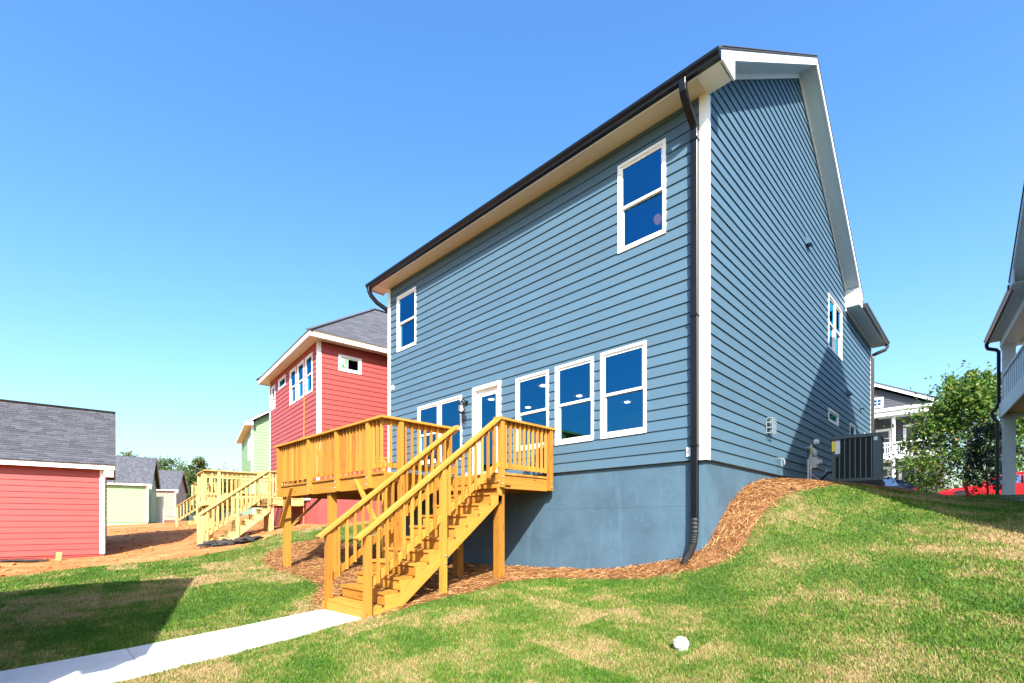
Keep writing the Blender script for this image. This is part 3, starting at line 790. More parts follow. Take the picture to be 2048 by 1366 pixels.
dp = [(XL + .12, -.47, ZS - .02), (XL + .12, -.47, ZS - .12), (XL + .14, -.42, ZS - .24), (XL + .20, -.28, ZS - .40), (-W_ - .07, -.05, ZS - .55), (-W_ - .065, .06, ZS - .66), (-W_ - .065, .08, 2), (-W_ - .065, .08, -1.7)]
m = MB(); m.tube(dp, .10, prof=RECT); m.build('downspout', M['black'], house)
dp = [(.45, LF + .28, ZF - .01), (.45, LF + .28, ZF - .08), (.40, LF + .22, ZF - .18), (.20, LF + .10, ZF - .28), (.08, LF - .02, ZF - .36), (.068, LF - .05, ZF - .46), (.068, LF - .05, -.1)]
m = MB(); m.tube(dp, .10, prof=RECT); m.build('downspout', M['bronze'], house)
# vents, outlets and small fittings on the walls
def hood(u, z, s=.11):
    m = MB(); P = lambda a, n, b: side.p(u + a, n, z + b)
    q = [P(-s, .02, -s), P(s, .02, -s), P(s, .02, s), P(-s, .02, s)]
    m.prism([P(-s, .02, s), P(-s, .13, -s * .5), P(-s, .13, -s), P(-s, .02, -s)], side.u * 2 * s); m.build('vent_hood', M['blue'], house)
hood(5.6, 5.62); hood(12.1, 2.86, .09); hood(10.2, 2.95, .09)
m = MB()                             # open-sided exhaust cage
for u in (2.69, 2.90):
    for n_ in (.024, .128): side.box(m, u, u + .014, n_, n_ + .012, .74, 1.03)
for z in (.74, .84, .94, 1.02):
    side.box(m, 2.705, 2.899, .128, .139, z, z + .018)
    for u in (2.69, 2.90): side.box(m, u + .001, u + .013, .037, .127, z, z + .018)
for u in (2.76, 2.83): side.box(m, u, u + .012, .1285, .1385, .759, 1.019)
vc = m.build('vent_cage', M['cage'], house); m = MB(); side.box(m, 2.706, 2.898, .022, .03, .742, 1.03); m.build('vent_opening', M['black'], vc)
m = MB(); back.box(m, -8.83, -8.74, .015, .045, 2.72, 2.84); m.build('outlet_box', M['vinyl'], house)
m = MB(); back.box(m, -.30, -.225, .015, .04, .06, .20); m.build('outlet_box', M['vinyl'], house)
m = MB(); back.box(m, -5.62, -5.52, .015, .06, .02, .18); m.build('outlet_box', M['vinyl'], house)
m = MB(); m.tube([side.p(3.45, .02, .32), side.p(3.45, .10, .32), side.p(3.47, .13, .28), side.p(3.47, .13, .20)], .012, 6); m.tube([side.p(3.30, .02, .32), side.p(3.30, .12, .32), side.p(3.32, .12, .16), side.p(3.42, .12, .16)], .009, 6); m.build('hose_tap', M['galv'], house)
# recessed ceiling lamps glimpsed through the glass
for (x, y) in ((-5.11, 2.10), (-7.00, 3.59), (-5.06, 3.58), (-4.48, 5.12), (-7.08, 2.13)):
    m = MB(); m.lathe([(0, 0), (.075, 0), (.075, .01), (0, .01)], (x, y, 2.532), 16); d_ = m.build('ceiling_lamp', M['downlight'], house)
# pendant in the upper room
pl = thing('pendant_lamp', 'amber pendant lamp glimpsed in the upper right window', 'lamp', (-1.44, 1.2, 5.42))
m = MB(); m.tube([(0, 0, 0), (0, 0, -.51)], .012, 6); m.lathe([(0, 0), (.05, 0), (.05, -.03), (0, -.03)], (0, 0, 0), 10); m.build('stem', M['bronze'], pl)
m = MB(); m.lathe([(.015, -.50), (.05, -.53), (.078, -.58), (.068, -.64), (.03, -.69), (.0, -.70)], (0, 0, 0), 14); m.build('shade', M['amber'], pl, smooth=True)
for k in range(3):
    a = k * 2.1; m = MB(); m.tube([(0, 0, -.40), (.06 * math.cos(a), .06 * math.sin(a), -.38), (.10 * math.cos(a), .10 * math.sin(a), -.45), (.075 * math.cos(a), .075 * math.sin(a), -.56)], .008, 5); m.build('arm', M['bronze'], pl)

# wall lantern by the door
wl = thing('wall_lantern', 'black wall lantern with clear glass and scrolled bracket beside the back door', 'lantern', (-5.62, -.021, 1.66))
m = MB(); m.lathe([(0, 0), (.055, 0), (.055, -.02), (.03, -.03), (0, -.03)], (0, 0, .16), 12, 'Y'); m.tube([(0, -.02, .16), (0, -.08, .22), (0, -.14, .22), (0, -.15, .17)], .012, 6); m.build('bracket', M['black'], wl)
m = MB(); m.tube([(0, -.15, -.10), (0, -.15, -.16), (0, -.12, -.24), (0, -.06, -.27), (0, -.02, -.22), (0, -.03, -.16), (0, -.06, -.15)], .010, 6); m.tube([(0, -.12, -.24), (0, -.09, -.32), (0, -.03, -.34)], .008, 6); m.build('scroll', M['black'], wl)
m = MB(); m.lathe([(0, .20), (.015, .19), (.03, .165), (.085, .12), (.09, .105), (.075, .10)], (0, -.15, 0), 12); m.lathe([(.075, -.10), (.08, -.09), (.075, -.075), (.02, -.11), (0, -.12)], (0, -.15, 0), 12)
for k in range(6):
    a = k * math.pi / 3; m.tube([(.078 * math.cos(a), -.15 + .078 * math.sin(a), -.09), (.078 * math.cos(a), -.15 + .078 * math.sin(a), .11)], .005, 4)
m.build('cage', M['black'], wl)
m = MB(); m.lathe([(.066, -.085), (.066, .10)], (0, -.15, 0), 14); m.build('glass', M['glass_clear'], wl)
m = MB(); m.lathe([(0, -.05), (.014, -.04), (.022, 0), (.014, .04), (0, .06)], (0, -.15, 0), 8); m.build('bulb', M['bulb'], wl)

# ------------------------------------------------------------------ own garage (behind the camera's left; throws the shadow on the lawn)
def garage(name, label, loc, rz, w, l, z0, ze, mat, sidemat, boards='join', pk=None, cam_face=True, roofmat='shingle_far', door=False, ov=.28):
    """gable garage: local +X wall is the long one in view, ridge along Y, origin at its +X,+Y corner"""
    g = thing(name, label, 'garage', loc, rz)
    ridge = ze + (w / 2 + ov) * .655
    fx = Face((0, 0, 0), (0, 1, 0), (1, 0, 0)); fy = Face((0, 0, 0), (1, 0, 0), (0, 1, 0)); fb = Face((0, -l, 0), (1, 0, 0), (0, -1, 0)); fl_ = Face((-w, 0, 0), (0, 1, 0), (-1, 0, 0))
    b = MB(); b.box((-w + .02, -l + .02, z0 - .4), (-.02, -.02, z0 + .02)); b.build('footing', M[sidemat], g)
    b = MB(); b.box((-w + .03, -l + .03, z0), (-.001, -.001, ze)); b.prism([(-w + .03, -.001, ze), (-.001, -.001, ze), (-w / 2, -.001, ze + w / 2 * .655)], (0, -l + .04, 0)); b.build('wall', M[mat], g)
    zz = z0 + .06
    if boards == 'parts': siding(fx, g, -l + .1, -.1, zz, ze, [], M[mat])
    else: siding(fx, g, -l + .1, -.1, zz, ze, [], M[mat], joined='siding')
    gc = lambda z: (-w + max(0, z - ze) / .655, -max(0, z - ze) / .655)
    dop = [(-1.9, -.95, z0, z0 + 2.1)] if door else []
    siding(fy, g, -w, -.1 if not door else -.1, zz, ze + w / 2 * .65, dop, M[mat], clip=gc, joined='gable_siding')
    siding(fb, g, -w, 0, zz, ze + w / 2 * .65, [], M[mat], clip=gc, joined='gable_siding')
    siding(fl_, g, -l, 0, zz, ze, [], M[mat], joined='siding')
    for (x, y, sx, sy) in ((0, 0, 1, 1), (0, -l, 1, -1)):
        c = MB(); t = .027; q = .10
        c.prism([(x, y, zz), (x - sx * q, y, zz), (x - sx * q, y + sy * t, zz), (x + sx * t, y + sy * t, zz), (x + sx * t, y - sy * q, zz), (x, y - sy * q, zz)], (0, 0, ze - zz)); c.build('corner_board', M['white'], g)
    f = MB(); f.box((ov - .03, -l - ov, ze - .07), (ov, ov, ze + .07)); f.build('fascia', M['white'], g)
    f = MB(); f.box((ov + .001, -l - ov, ze + .072), (ov + .02, ov, ze + .10)); f.build('drip_edge', M['drip'], g)
    f = MB(); f.box((.003, -l - ov + .02, ze - .045), (ov - .031, ov - .02, ze - .03)); f.build('soffit', M['soffit'], g)
    rs = ze + .07
    r = MB()
    for s_ in (1, -1):
        xa = -w / 2 + s_ * (w / 2 + ov + .02)
        r.prism([(xa, ov + .02, rs), (-w / 2, ov + .02, rs + (w / 2 + ov) * .655), (-w / 2, ov + .02, rs + (w / 2 + ov) * .655 + .03), (xa, ov + .02, rs + .03)], (0, -l - 2 * ov - .04, 0))
    ro = r.build('roof', M[roofmat], g)
    # rake boards at both gable ends
    for y in (ov, -l - ov + .025):
        for s_ in (1, -1):
            xa = -w / 2 + s_ * (w / 2 + ov - .002)
            m = MB(); m.prism([(xa, y, rs - .14), (-w / 2, y, rs - .14 + (w / 2 + ov) * .655), (-w / 2, y, rs - .003 + (w / 2 + ov) * .655), (xa, y, rs - .003)], (0, -.025, 0)); m.build('rake_board', M['soffit'], g)
    m = MB(); m.box((.003, .003, ze - .30), (ov - .03, ov - .03, ze - .046)); m.build('eave_return', M['soffit'], g)  # darker soffit colour stands in for the shade on this return box
    return g, ro
# ------------------------------------------------------------------ timber decks
def deck(name, label, loc, rz, XL, XM, XR, Y1, Y2, zt, nr, mat, rail_posts, side_posts, foot_z, braces=True, wallpost=True, rise=.197, run=.2575, group=None):
    """local frame = the house's: wall at y=0, deck towards -y; stairs drop from the notch x in (XM, XR), y=Y1"""
    d = thing(name, label, 'deck', loc, rz, group); W = M[mat]
    cz, sz_ = math.cos(rz), math.sin(rz)
    def G(x, y): return gz(loc[0] + cz * x - sz_ * y, loc[1] + sz_ * x + cz * y) - loc[2]
    bd = .038; zr = zt - bd                      # underside of the decking
    RB = .24                                     # rim depth
    def part(nm, mb, parent=None, m=None): return mb.build(nm, m or W, parent or d)
    # decking
    y = -.01
    while y > Y2 - .02:
        y0 = max(y - .138, Y2 - .03); x1 = XR + .02 if y0 > Y1 - .05 else XM
        part('deck_board', MB().box((XL - .02, y0, zr), (x1, y, zt))); y -= .144
    # rims and joists
    t = .038
    for nm, a, b in (('rim_joist', (XL, Y2, zr - RB), (XM, Y2 + t, zr)), ('rim_joist', (XM - t, Y2 + t, zr - RB), (XM, Y1, zr)), ('rim_joist', (XM, Y1, zr - RB), (XR, Y1 + t, zr)),
                     ('rim_joist', (XR - t, Y1 + t, zr - RB), (XR, -.03, zr)), ('rim_joist', (XL, Y2 + t, zr - RB), (XL + t, -.03, zr))):
        part(nm, MB().box(a, b))
    x = XL + .4
    while x < XR - .1:
        part('joist', MB().box((x, (Y2 if x < XM - .05 else Y1) + t + .002, zr - .22), (x + t, -.03, zr - .001))); x += .405
    part('ledger', MB().box((XL + t, -.072, zr - RB), (XR - t, -.0315, zr - .002)))
    # carrying posts
    p6 = .14
    for (px, py) in ((XL + .02, Y2 + .05), ((XL + XM) / 2 + .05, Y2 + .05), (XM - p6 - .02, Y2 + .05), (XR - p6 - .02, Y1 + .06), (XM + .03, Y1 + .06)):
        g0 = min(G(px, py), G(px + p6, py + p6)) - .25
        part('post', MB().box((px, py, g0), (px + p6, py + p6, zr - RB - .001)))
    if braces:
        yb = Y2 - .02
        part('brace', MB().beam((XL + .75, Y2 - .021, zr - .05), (XL + .06, Y2 - .021 + .0, zr - .95), .038, .09, (0, -1, 0)))
        part('brace', MB().beam((XL + .10, Y2 + .19, zr - .95), (XL + .10, Y2 + .95, zr - .22), .038, .09, (1, 0, 0)))
        part('brace', MB().beam((XM - .95, Y2 - .021, zr - .05), (XM - .12, Y2 - .021, zr - .98), .038, .09, (0, -1, 0)))
    # railing
    ct = zt + .945; q = .09
    bolt = MB(); bolt.lathe([(0, 0), (.019, 0), (.019, -.006), (.011, -.008), (.011, -.016), (0, -.018)], (0, 0, 0), 8, 'Y'); B0 = None
    bolts = []
    def rp(x0, y0, x1, y1, z0=None, z1=None, nm='rail_post'): return part(nm, MB().box((x0, y0, zr - RB + .01 if z0 is None else z0), (x1, y1, ct - .038 if z1 is None else z1)))
    for x in rail_posts: rp(x, Y2 - q, x + q, Y2 - .001); bolts += [((x + .045, Y2 - q, zr - .06), 0), ((x + .045, Y2 - q, zr - .17), 0)]
    for yy in side_posts: rp(XM + .001, yy, XM + q, yy + q); bolts += [((XM + q, yy + .045, zr - .06), 1), ((XM + q, yy + .045, zr - .17), 1)]
    rp(XR + .001, Y1 + .01, XR + q, Y1 + .01 + q); bolts += [((XR + q, Y1 + .055, zr - .05), 1), ((XR + q, Y1 + .055, zr - .17), 1), ((XR + .045, Y1 + .01, zr - .12), 0)]
    if wallpost: rp(XR + .001, -.17, XR + q, -.08); bolts += [((XR + q, -.125, zr - .06), 1), ((XR + q, -.125, zr - .17), 1)]
    rp(XL - q, Y2 + .3, XL - .001, Y2 + .3 + q); rp(XL - q, -1.3, XL - .001, -1.3 + q); rp(XL - q, -.17, XL - .001, -.08)
    bal = MB().box((-.019, -.019, 0), (.019, .019, .83)); bal0 = [None]
    def baluster(x, y, z, hgt=.83, sl=None):
        if bal0[0] is None: bal0[0] = bal.build('baluster', W, d); o_ = bal0[0]
        else: o_ = cp(bal0[0], 'baluster', d)
        o_.location = (x, y, z); o_.scale = (1, 1, hgt / .83); return o_
    zb0 = zt + .075
    def run_rail(a, b, n, off):
        """straight rail from a to b (x, y); off = outward unit vector; n balusters"""
        a = Vector((*a, 0)); b = Vector((*b, 0)); o_ = Vector((*off, 0)); ln = (b - a).length; dr = (b - a).normalized()
        A = a - o_ * .019; Bq = b - o_ * .019
        part('top_rail', MB().beam(A + Vector((0, 0, ct - .038 - .046)), Bq + Vector((0, 0, ct - .038 - .046)), .036, .088))
        part('bottom_rail', MB().beam(A + Vector((0, 0, zb0 + .044)), Bq + Vector((0, 0, zb0 + .044)), .036, .088))
        for i in range(n):
            c = a + dr * (ln * (i + .5) / n) + o_ * .020
            baluster(c.x, c.y, zb0 - .01, ct - .039 - zb0 + .01)
    xs = sorted(rail_posts)
    for i in range(len(xs) - 1): run_rail((xs[i] + q, Y2 + .0), (xs[i + 1], Y2 + .0), max(3, round((xs[i + 1] - xs[i] - q) / .128)), (0, -1))
    run_rail((xs[-1] + q, Y2 + .0), (XM + .02, Y2 + .0), max(1, round((XM + .02 - xs[-1] - q) / .13)), (0, -1))
    ys = sorted(side_posts)
    for i in range(len(ys) - 1): run_rail((XM + .0, ys[i] + q), (XM + .0, ys[i + 1]), max(3, round((ys[i + 1] - ys[i] - q) / .15)), (1, 0))
    run_rail((XM + .0, Y2 - .02), (XM + .0, ys[0]), 1, (1, 0))
    run_rail((XR + .01, Y1 + .11), (XR + .01, -.18), 10, (1, 0))
    run_rail((XL - .04, Y2), (XL - .04, -.1), round(-Y2 / .14), (-1, 0))
    for a, b in (((XL - .11, Y2 - .045, 0), (XM + .11, Y2 - .045, 0)), ((XM + .045, Y2 + .03, 0), (XM + .045, Y1 + .16, 0)), ((XR + .045, Y1 - .07, 0), (XR + .045, -.03, 0)), ((XL - .045, Y2 + .03, 0), (XL - .045, -.03, 0))):
        part('rail_cap', MB().beam((a[0], a[1], ct - .019), (b[0], b[1], ct - .019), .14, .038))
    # stair: sawn stringers, treads, risers
    xa, xb = XM + .12, XR + .035
    st = d
    zn = lambda k: zt - rise - rise * k            # top of tread k
    yn = lambda k: Y1 + .04 - run * k             # nosing of tread k
    nt = nr - 1
    for k in range(nt):
        part('tread', MB().box((xa - .02, yn(k) - .0, zn(k) - .036), (xb - .0, yn(k) + run + .0, zn(k))))
        part('riser', MB().box((xa + .001, yn(k) + .026, zn(k) - rise + .002), (xb - .001, yn(k) + .045, zn(k) - .037)))
    part('riser', MB().box((xa + .001, Y1 - .02, zn(0) + .002), (xb - .001, Y1 - .001, zr - .002)))
    kb = nt - 1; zf = zn(kb) - rise
    part('bottom_board', MB().box((xa - .06, yn(kb) - .018, zf - .05), (xb + .0, yn(kb) + .024, zn(kb) - .040)))
    prof = []
    for k in range(nt):
        prof += [(yn(k) + run + .04 if k == 0 else yn(k) + run + .028, zn(k) - .037), (yn(k) + .045, zn(k) - .037)]
    prof += [(yn(kb) + .045, zf - .02), (yn(kb) + .40, zf - .02), (Y1 + .0, zn(0) - .37), (Y1 + .0, zn(0) - .037)]
    prof[0] = (Y1 - .002, zn(0) - .037)
    for x in (xa + .002, (xa + xb) / 2, xb - .040):
        m = MB(); pts = [(x, y_, z_) for y_, z_ in prof[:-1]]
        # split the saw-tooth polygon into convex pieces: one strip per step
        low = lambda y_: zf - .02 + max(0, (y_ - (yn(kb) + .40))) * (zn(0) - .37 - zf + .02) / (Y1 - yn(kb) - .40)
        for k in range(nt):
            y0, y1 = yn(k) + .045, (Y1 - .002 if k == 0 else yn(k - 1) + .045)
            m.prism([(x, y0, low(y0)), (x, y1, low(y1)), (x, y1, zn(k) - .037), (x, y0, zn(k) - .037)], (.038, 0, 0))
        part('stringer', m)
    # stair rails
    slp = .768
    for x, sgn in ((XR + .001, 1), (XM + .14, -1)):
        x0 = x; x1 = x + q
        yN = yn(kb) - .02
        capz = lambda y_: ct - .02 + (y_ - (Y1 - .02)) * slp
        rp(x0, yN, x1, yN + q, zf - .12, capz(yN) - .035, 'newel')
        yM = (Y1 + yN) / 2 + .02
        rp(x0, yM, x1, yM + q, min(G(x0, yM), G(x1, yM)) - .2, capz(yM) - .035, 'stair_post')
        if sgn > 0: bolts += [((x1, yN + .03, zf + .06), 1), ((x1, yN + .06, zf - .0), 1), ((x1, yM + .06, zn(nt // 2) - .28), 1), ((x1, yM + .06, zn(nt // 2) - .40), 1)]
        xc = x + .045
        part('stair_cap', MB().beam((xc, yN - .12, capz(yN - .12) - .0), (xc, Y1 + .02, capz(Y1 + .02)), .14, .038))
        xr = x + .025
        part('stair_rail', MB().beam((xr, yN + .02, capz(yN + .02) - .068), (xr, Y1 + .02, capz(Y1 + .02) - .068), .036, .088))
        lo = lambda y_: capz(y_) - .80
        part('stair_bottom_rail', MB().beam((xr, yN + .02, lo(yN + .02)), (xr, Y1 + .02, lo(Y1 + .02)), .036, .088))
        n = max(6, round((Y1 - yN) / .145))
        for i in range(1, n):
            yy = yN + .06 + (Y1 - yN - .06) * i / n
            if abs(yy - yM - .045) < .06 or yy < yN + .13: continue
            baluster(x + .064, yy, lo(yy) - .06, capz(yy) - .03 - lo(yy) + .06)
    for (p, ax) in bolts:
        if B0 is None: B0 = bolt.build('bolt', M['galv'], d); o_ = B0
        else: o_ = cp(B0, 'bolt', d)
        o_.location = p; o_.rotation_euler = (0, 0, 0 if ax == 0 else R(90))
    return d
deck('timber_deck', 'yellow pine deck with a long stair on the back of the blue house', (0, 0, 0), 0, -9.08, -4.38, -3.05, -1.50, -2.93, -.085, 12, 'wood',
     [-9.08, -7.36, -6.08, -4.86], [-2.68, -1.60], None, rise=.187)
# ------------------------------------------------------------------ red house to the left
RR = R(-6.4); RO = (-13.62, 0, 0)
red = thing('red_house', 'two storey house with red lap siding and grey hipped roof', 'house', RO, RR)
rb = Face((0, 0, 0), (1, 0, 0), (0, -1, 0)); rs_ = Face((0, 0, 0), (0, 1, 0), (1, 0, 0)); rl = Face((-6.75, 0, 0), (0, 1, 0), (-1, 0, 0))
WR, ZE = 6.75, 5.36
Rb = [(-6.42, -5.80, 4.05, 5.10), (-5.24, -4.10, 4.72, 5.16), (-3.46, -2.62, 3.72, 5.12), (-2.45, -1.61, 3.72, 5.12), (-1.43, -.58, 3.72, 5.12), (-1.9, -.95, -.15, 2.0)]
Rs = [(.70, 1.55, 4.46, 5.04)]
m = MB(); m.box((-WR + .03, .03, -2.2), (-.03, 9.97, .02)); m.build('foundation', M['red_conc'], red)
sheath(rb, -WR, 0, 0, ZE, [hole(o) for o in Rb[:5]], M['room'], red); sheath(rs_, .14, 10, 0, ZE, [hole(o) for o in Rs], M['room'], red); sheath(rl, .14, 10, 0, ZE, [], M['room'], red)
m = MB(); m.box((-WR, 9.86, 0), (0, 10, ZE)); m.build('wall', M['red'], red)
m = MB(); m.box((-WR + .14, .14, ZE - .1), (-.14, 9.8, ZE - .02)); m.build('ceiling', M['ceiling'], red)
m = MB(); m.box((-WR + .14, .14, 2.6), (-.14, 9.8, 2.8)); m.build('floor', M['floor'], red)
siding(rb, red, -WR + .1, -.1, 0, ZE, [og(o) for o in Rb], M['red']); siding(rs_, red, .1, 10, 0, ZE, [og(o) for o in Rs], M['red'])
siding(rl, red, 0, 10, 0, ZE, [], M['red'], joined='left_siding')
for x, sx in ((0, 1), (-WR, -1)):
    c = MB(); t = .027; q = .10
    c.prism([(x, 0, -.01), (x - sx * q, 0, -.01), (x - sx * q, -t, -.01), (x + sx * t, -t, -.01), (x + sx * t, q, -.01), (x, q, -.01)], (0, 0, ZE + .008)); c.build('corner_board', M['white'], red)
for i, o in enumerate(Rb[:5]): window(rb, red, *o, style='fixed' if i == 1 else 'double', trim=.055)
w = window(rs_, red, *Rs[0], style='fixed', trim=.075)
def sticker(face, w, u, z, n=-.043):
    for (a, b, c, d, mt) in ((0, .26, 0, .40, 'paper'), (.02, .12, .05, .16, 'leafgreen'), (.07, .19, .03, .09, 'leafgreen'), (.15, .22, .18, .36, 'leafgreen')):
        nn = n + (.001 if mt == 'leafgreen' else 0); m = MB()
        m.poly([face.p(u + a, nn, z + c), face.p(u + b, nn, z + c), face.p(u + b, nn, z + d), face.p(u + a, nn, z + d)]); m.build('sticker', M[mt], w)
M['leafgreen'] = paint('green print', (.05, .42, .06), .5, .05, 9, 0)
sticker(rs_, w, .80, 4.555, -.008)
# door of the red house
m = MB(); rb.box(m, -1.9, -.95, -.02, .035, -.15, 2.0); dr_ = m.build('door', M['vinyl'], red); m = MB(); m.poly([rb.p(-1.72, .037, .2), rb.p(-1.13, .037, .2), rb.p(-1.13, .037, 1.85), rb.p(-1.72, .037, 1.85)]); m.build('pane', M['glass'], dr_)
ov = .42
m = MB(); m.box((-WR - ov + .02, -ov + .02, ZE), (ov - .02, 0, ZE + .012)); m.box((.001, .001, ZE), (ov - .02, 10, ZE + .012)); m.box((-WR - ov + .02, .001, ZE), (-WR, 10, ZE + .012)); m.build('soffit', M['soffit'], red)
for a, b in (((-WR - ov, -ov - .0, ZE - .03), (ov, -ov + .02, ZE + .13)), ((ov - .02, -ov + .021, ZE - .03), (ov, 10.4, ZE + .13)), ((-WR - ov, -ov + .021, ZE - .03), (-WR - ov + .02, 10.4, ZE + .13))): m = MB(); m.box(a, b); m.build('fascia', M['white'], red)
for a, b in (((-WR - ov - .015, -ov - .018, ZE + .132), (ov + .015, -ov + .01, ZE + .155)), ((ov - .01, -ov + .011, ZE + .132), (ov + .018, 10.4, ZE + .155))): m = MB(); m.box(a, b); m.build('drip_edge', M['drip'], red)
zr_ = ZE + .157; hw = WR / 2 + ov + .03; pk = 8.55
a = (-WR - ov - .03, -ov - .03, zr_); b = (ov + .03, -ov - .03, zr_); c = (-WR / 2, 3.45, pk); d_ = (-WR / 2, 10.4, pk); e_ = (ov + .03, 10.4, zr_); f_ = (-WR - ov - .03, 10.4, zr_)
def slope(m, pts):
    m.poly(pts); 
m = MB(); slope(m, [a, b, c]); slope(m, [b, e_, d_, c]); slope(m, [f_, a, c, d_]); m.poly([a, f_, e_, b]); m.poly([f_, d_, e_]); rro = m.build('roof', M['shingle_far'], red)
m = MB(); m.beam(b, c, .22, .03); m.beam(a, c, .22, .03); m.beam(c, d_, .22, .03); m.build('ridge_cap', M['shingle'], rro)
cab = MB(); cab.tube([rb.p(-1.50, .03, 3.70), rb.p(-1.47, .05, 2.0), rb.p(-1.52, .05, .2), rb.p(-1.45, .06, -1.1)], .012, 5)
M['orange'] = paint('orange cable', (.72, .30, .06), .5, .05, 9, 0)
tag(cab.build('hanging_cable', M['orange']), 'thin orange cable hanging down the red house wall', 'cable'); cb_ = bpy.data.objects['hanging_cable']; cb_.location = RO; cb_.rotation_euler = (0, 0, RR)
deck('timber_deck', 'pale new timber deck and stair on the back of the red house', RO, RR, -4.25, -2.40, -1.48, -1.28, -3.0, -.085, 10, 'wood_pale', [-4.25, -3.2, -2.75], [-2.7, -1.45], None, braces=False)

# garages along the alley
rg, rro2 = garage('red_garage', 'red sided garage with grey shingle roof at the left edge', (-17.50, -5.37, 0), RR, 6.4, 6.2, -2.05, .80, 'red', 'red_conc', boards='parts')
def shingles(ro, g, w, l, ze, ov, y0, y1):
    """laminated shingles, lapped course by course, on the +X slope"""
    rs = ze + .07 + .031; ang = math.atan(.655); ln = (w / 2 + ov) / math.cos(ang); ex = .146; n = int(ln / ex)
    base = [None] * 3
    for v in range(3):
        wv = (.27, .34, .22)[v]; m = MB(); m.hexa([(0, 0, .004), (wv - .006, 0, .004), (wv - .006, ex * 1.25, .001), (0, ex * 1.25, .001), (0, 0, .016 + .004 * v), (wv - .006, 0, .016 + .004 * v), (wv - .006, ex * 1.25, .005), (0, ex * 1.25, .005)])
        base[v] = m
    proto = [None] * 3; cnt = 0; rest = MB()
    for k in range(n):
        y = y0 - random.uniform(0, .2)
        while y < y1 - .05:
            v = random.randrange(3); wv = (.27, .34, .22)[v]
            s = k * ex; x = ov + .02 - s * math.cos(ang); z = rs + s * math.sin(ang) - .013
            if proto[v] is None: proto[v] = base[v].build('shingle', M['shingle'], ro); o = proto[v]
            else: o = cp(proto[v], 'shingle', ro)
            o.location = (x, y, z); o.rotation_euler = (ang, 0, R(90)); cnt += 1
            if y + wv > y1: o.scale = ((y1 - y) / wv, 1, 1)
            y += wv
    return cnt
shingles(rro2, rg, 6.4, 6.2, .80, .28, -2.95, .30)
m = MB(); m.beam((-3.2, .3, .80 + .07 + 3.48 * .655 + .05), (-3.2, -3.4, .80 + .07 + 3.48 * .655 + .05), .26, .03); m.build('ridge_vent', M['black'], rro2)
P_ = lambda px, D: None
garage('green_garage', 'pale green garage beyond the red one', (-41.4, -.5, 0), R(-14), 6.4, 6.2, -1.0, 1.80, 'green', 'green_conc', door=True)
garage('tan_garage', 'tan garage with brown gable, farthest of the row', (-58.8, 4.6, 0), R(-20), 6.4, 6.2, -.33, 2.45, 'tan', 'tan', door=True)
garage('blue_garage', 'blue sided garage behind the photographer, shading the left of the lawn', (-1.35, -9.20, 0), 0, 6.4, 6.2, -2.55, .42, 'blue', 'blue_conc')
dl = MB(); dl.box((0, 0, 0), (.9, .04, 2.05)); gd = dl.build('open_door', M['white']); gd.location = (-43.4, .35, -1.0); gd.rotation_euler = (0, 0, R(20)); tag(gd, 'white door standing open at the end of the green garage', 'door')

# green house behind the red one
GR = R(-12.8); GO = (-29.3, 2.8, 0)
gh = thing('green_house', 'pale green two storey house seen behind the red house', 'house', GO, GR)
m = MB(); m.box((-7.97, .03, -1.6), (-.03, 9.9, .02)); m.build('foundation', M['green_conc'], gh)
m = MB(); m.box((-8, .001, 0), (-.001, 9.9, 5.0)); m.prism([(-.01, .01, 5.0), (-.01, 9.8, 5.0), (-.01, 4.9, 5.2 + 3.1)], (-7.9, 0, 0)); m.build('wall', M['green'], gh)
f1 = Face((0, 0, 0), (1, 0, 0), (0, -1, 0)); f2 = Face((0, 0, 0), (0, 1, 0), (1, 0, 0))
siding(f1, gh, -8, -.1, 0, 5.0, [], M['green'], joined='siding'); siding(f2, gh, .1, 9.8, 0, 8.2, [], M['green'], clip=lambda z: (max(0, z - 5.2) / .655, 9.8 - max(0, z - 5.2) / .655), joined='siding')
m = MB(); m.prism([(0, 0, 0), (-.1, 0, 0), (-.1, -.03, 0), (.03, -.03, 0), (.03, .1, 0), (0, .1, 0)], (0, 0, 4.98)); m.build('corner_board', M['white'], gh)
m = MB(); m.box((-8.3, -.38, 4.98), (.36, 0, 4.995)); m.build('soffit', M['soffit'], gh)
m = MB(); m.box((-8.35, -.405, 4.96), (.38, -.382, 5.11)); m.build('fascia', M['white'], gh)
for ya, yb in ((-.41, 4.9), (4.9, 10.2)):
    zz = lambda y: 5.25 + .655 * (y if y < 4.9 else 9.8 - y)
    m = MB(); m.prism([(.352, ya, zz(ya)), (.352, yb, zz(yb)), (.352, yb, zz(yb) + .15), (.352, ya, zz(ya) + .15)], (.028, 0, 0)); m.build('rake_board', M['white'], gh)
    m = MB(); m.prism([(.39, ya, zz(ya) + .152), (.39, yb, zz(yb) + .152), (.39, yb, zz(yb) + .19), (.39, ya, zz(ya) + .19)], (-8.8, 0, 0)); m.build('roof', M['shingle_far'], gh)
m = MB(); m.box((.003, -.37, 4.95), (.352, .05, 5.2)); m.build('eave_return', M['white'], gh)
window(f1, gh, -1.0, -.4, 3.0, 4.4, trim=.08); window(f1, gh, -2.3, -1.4, 3.0, 4.4, trim=.08)
deck('timber_deck', 'pale timber stair and deck of the green house, farthest left', (-26.6, .35, 0), GR, -2.9, -1.9, -.95, -.2, -1.05, .30, 9, 'wood_pale', [-2.9, -2.1], [-.9, -.35], None, braces=False, wallpost=False)

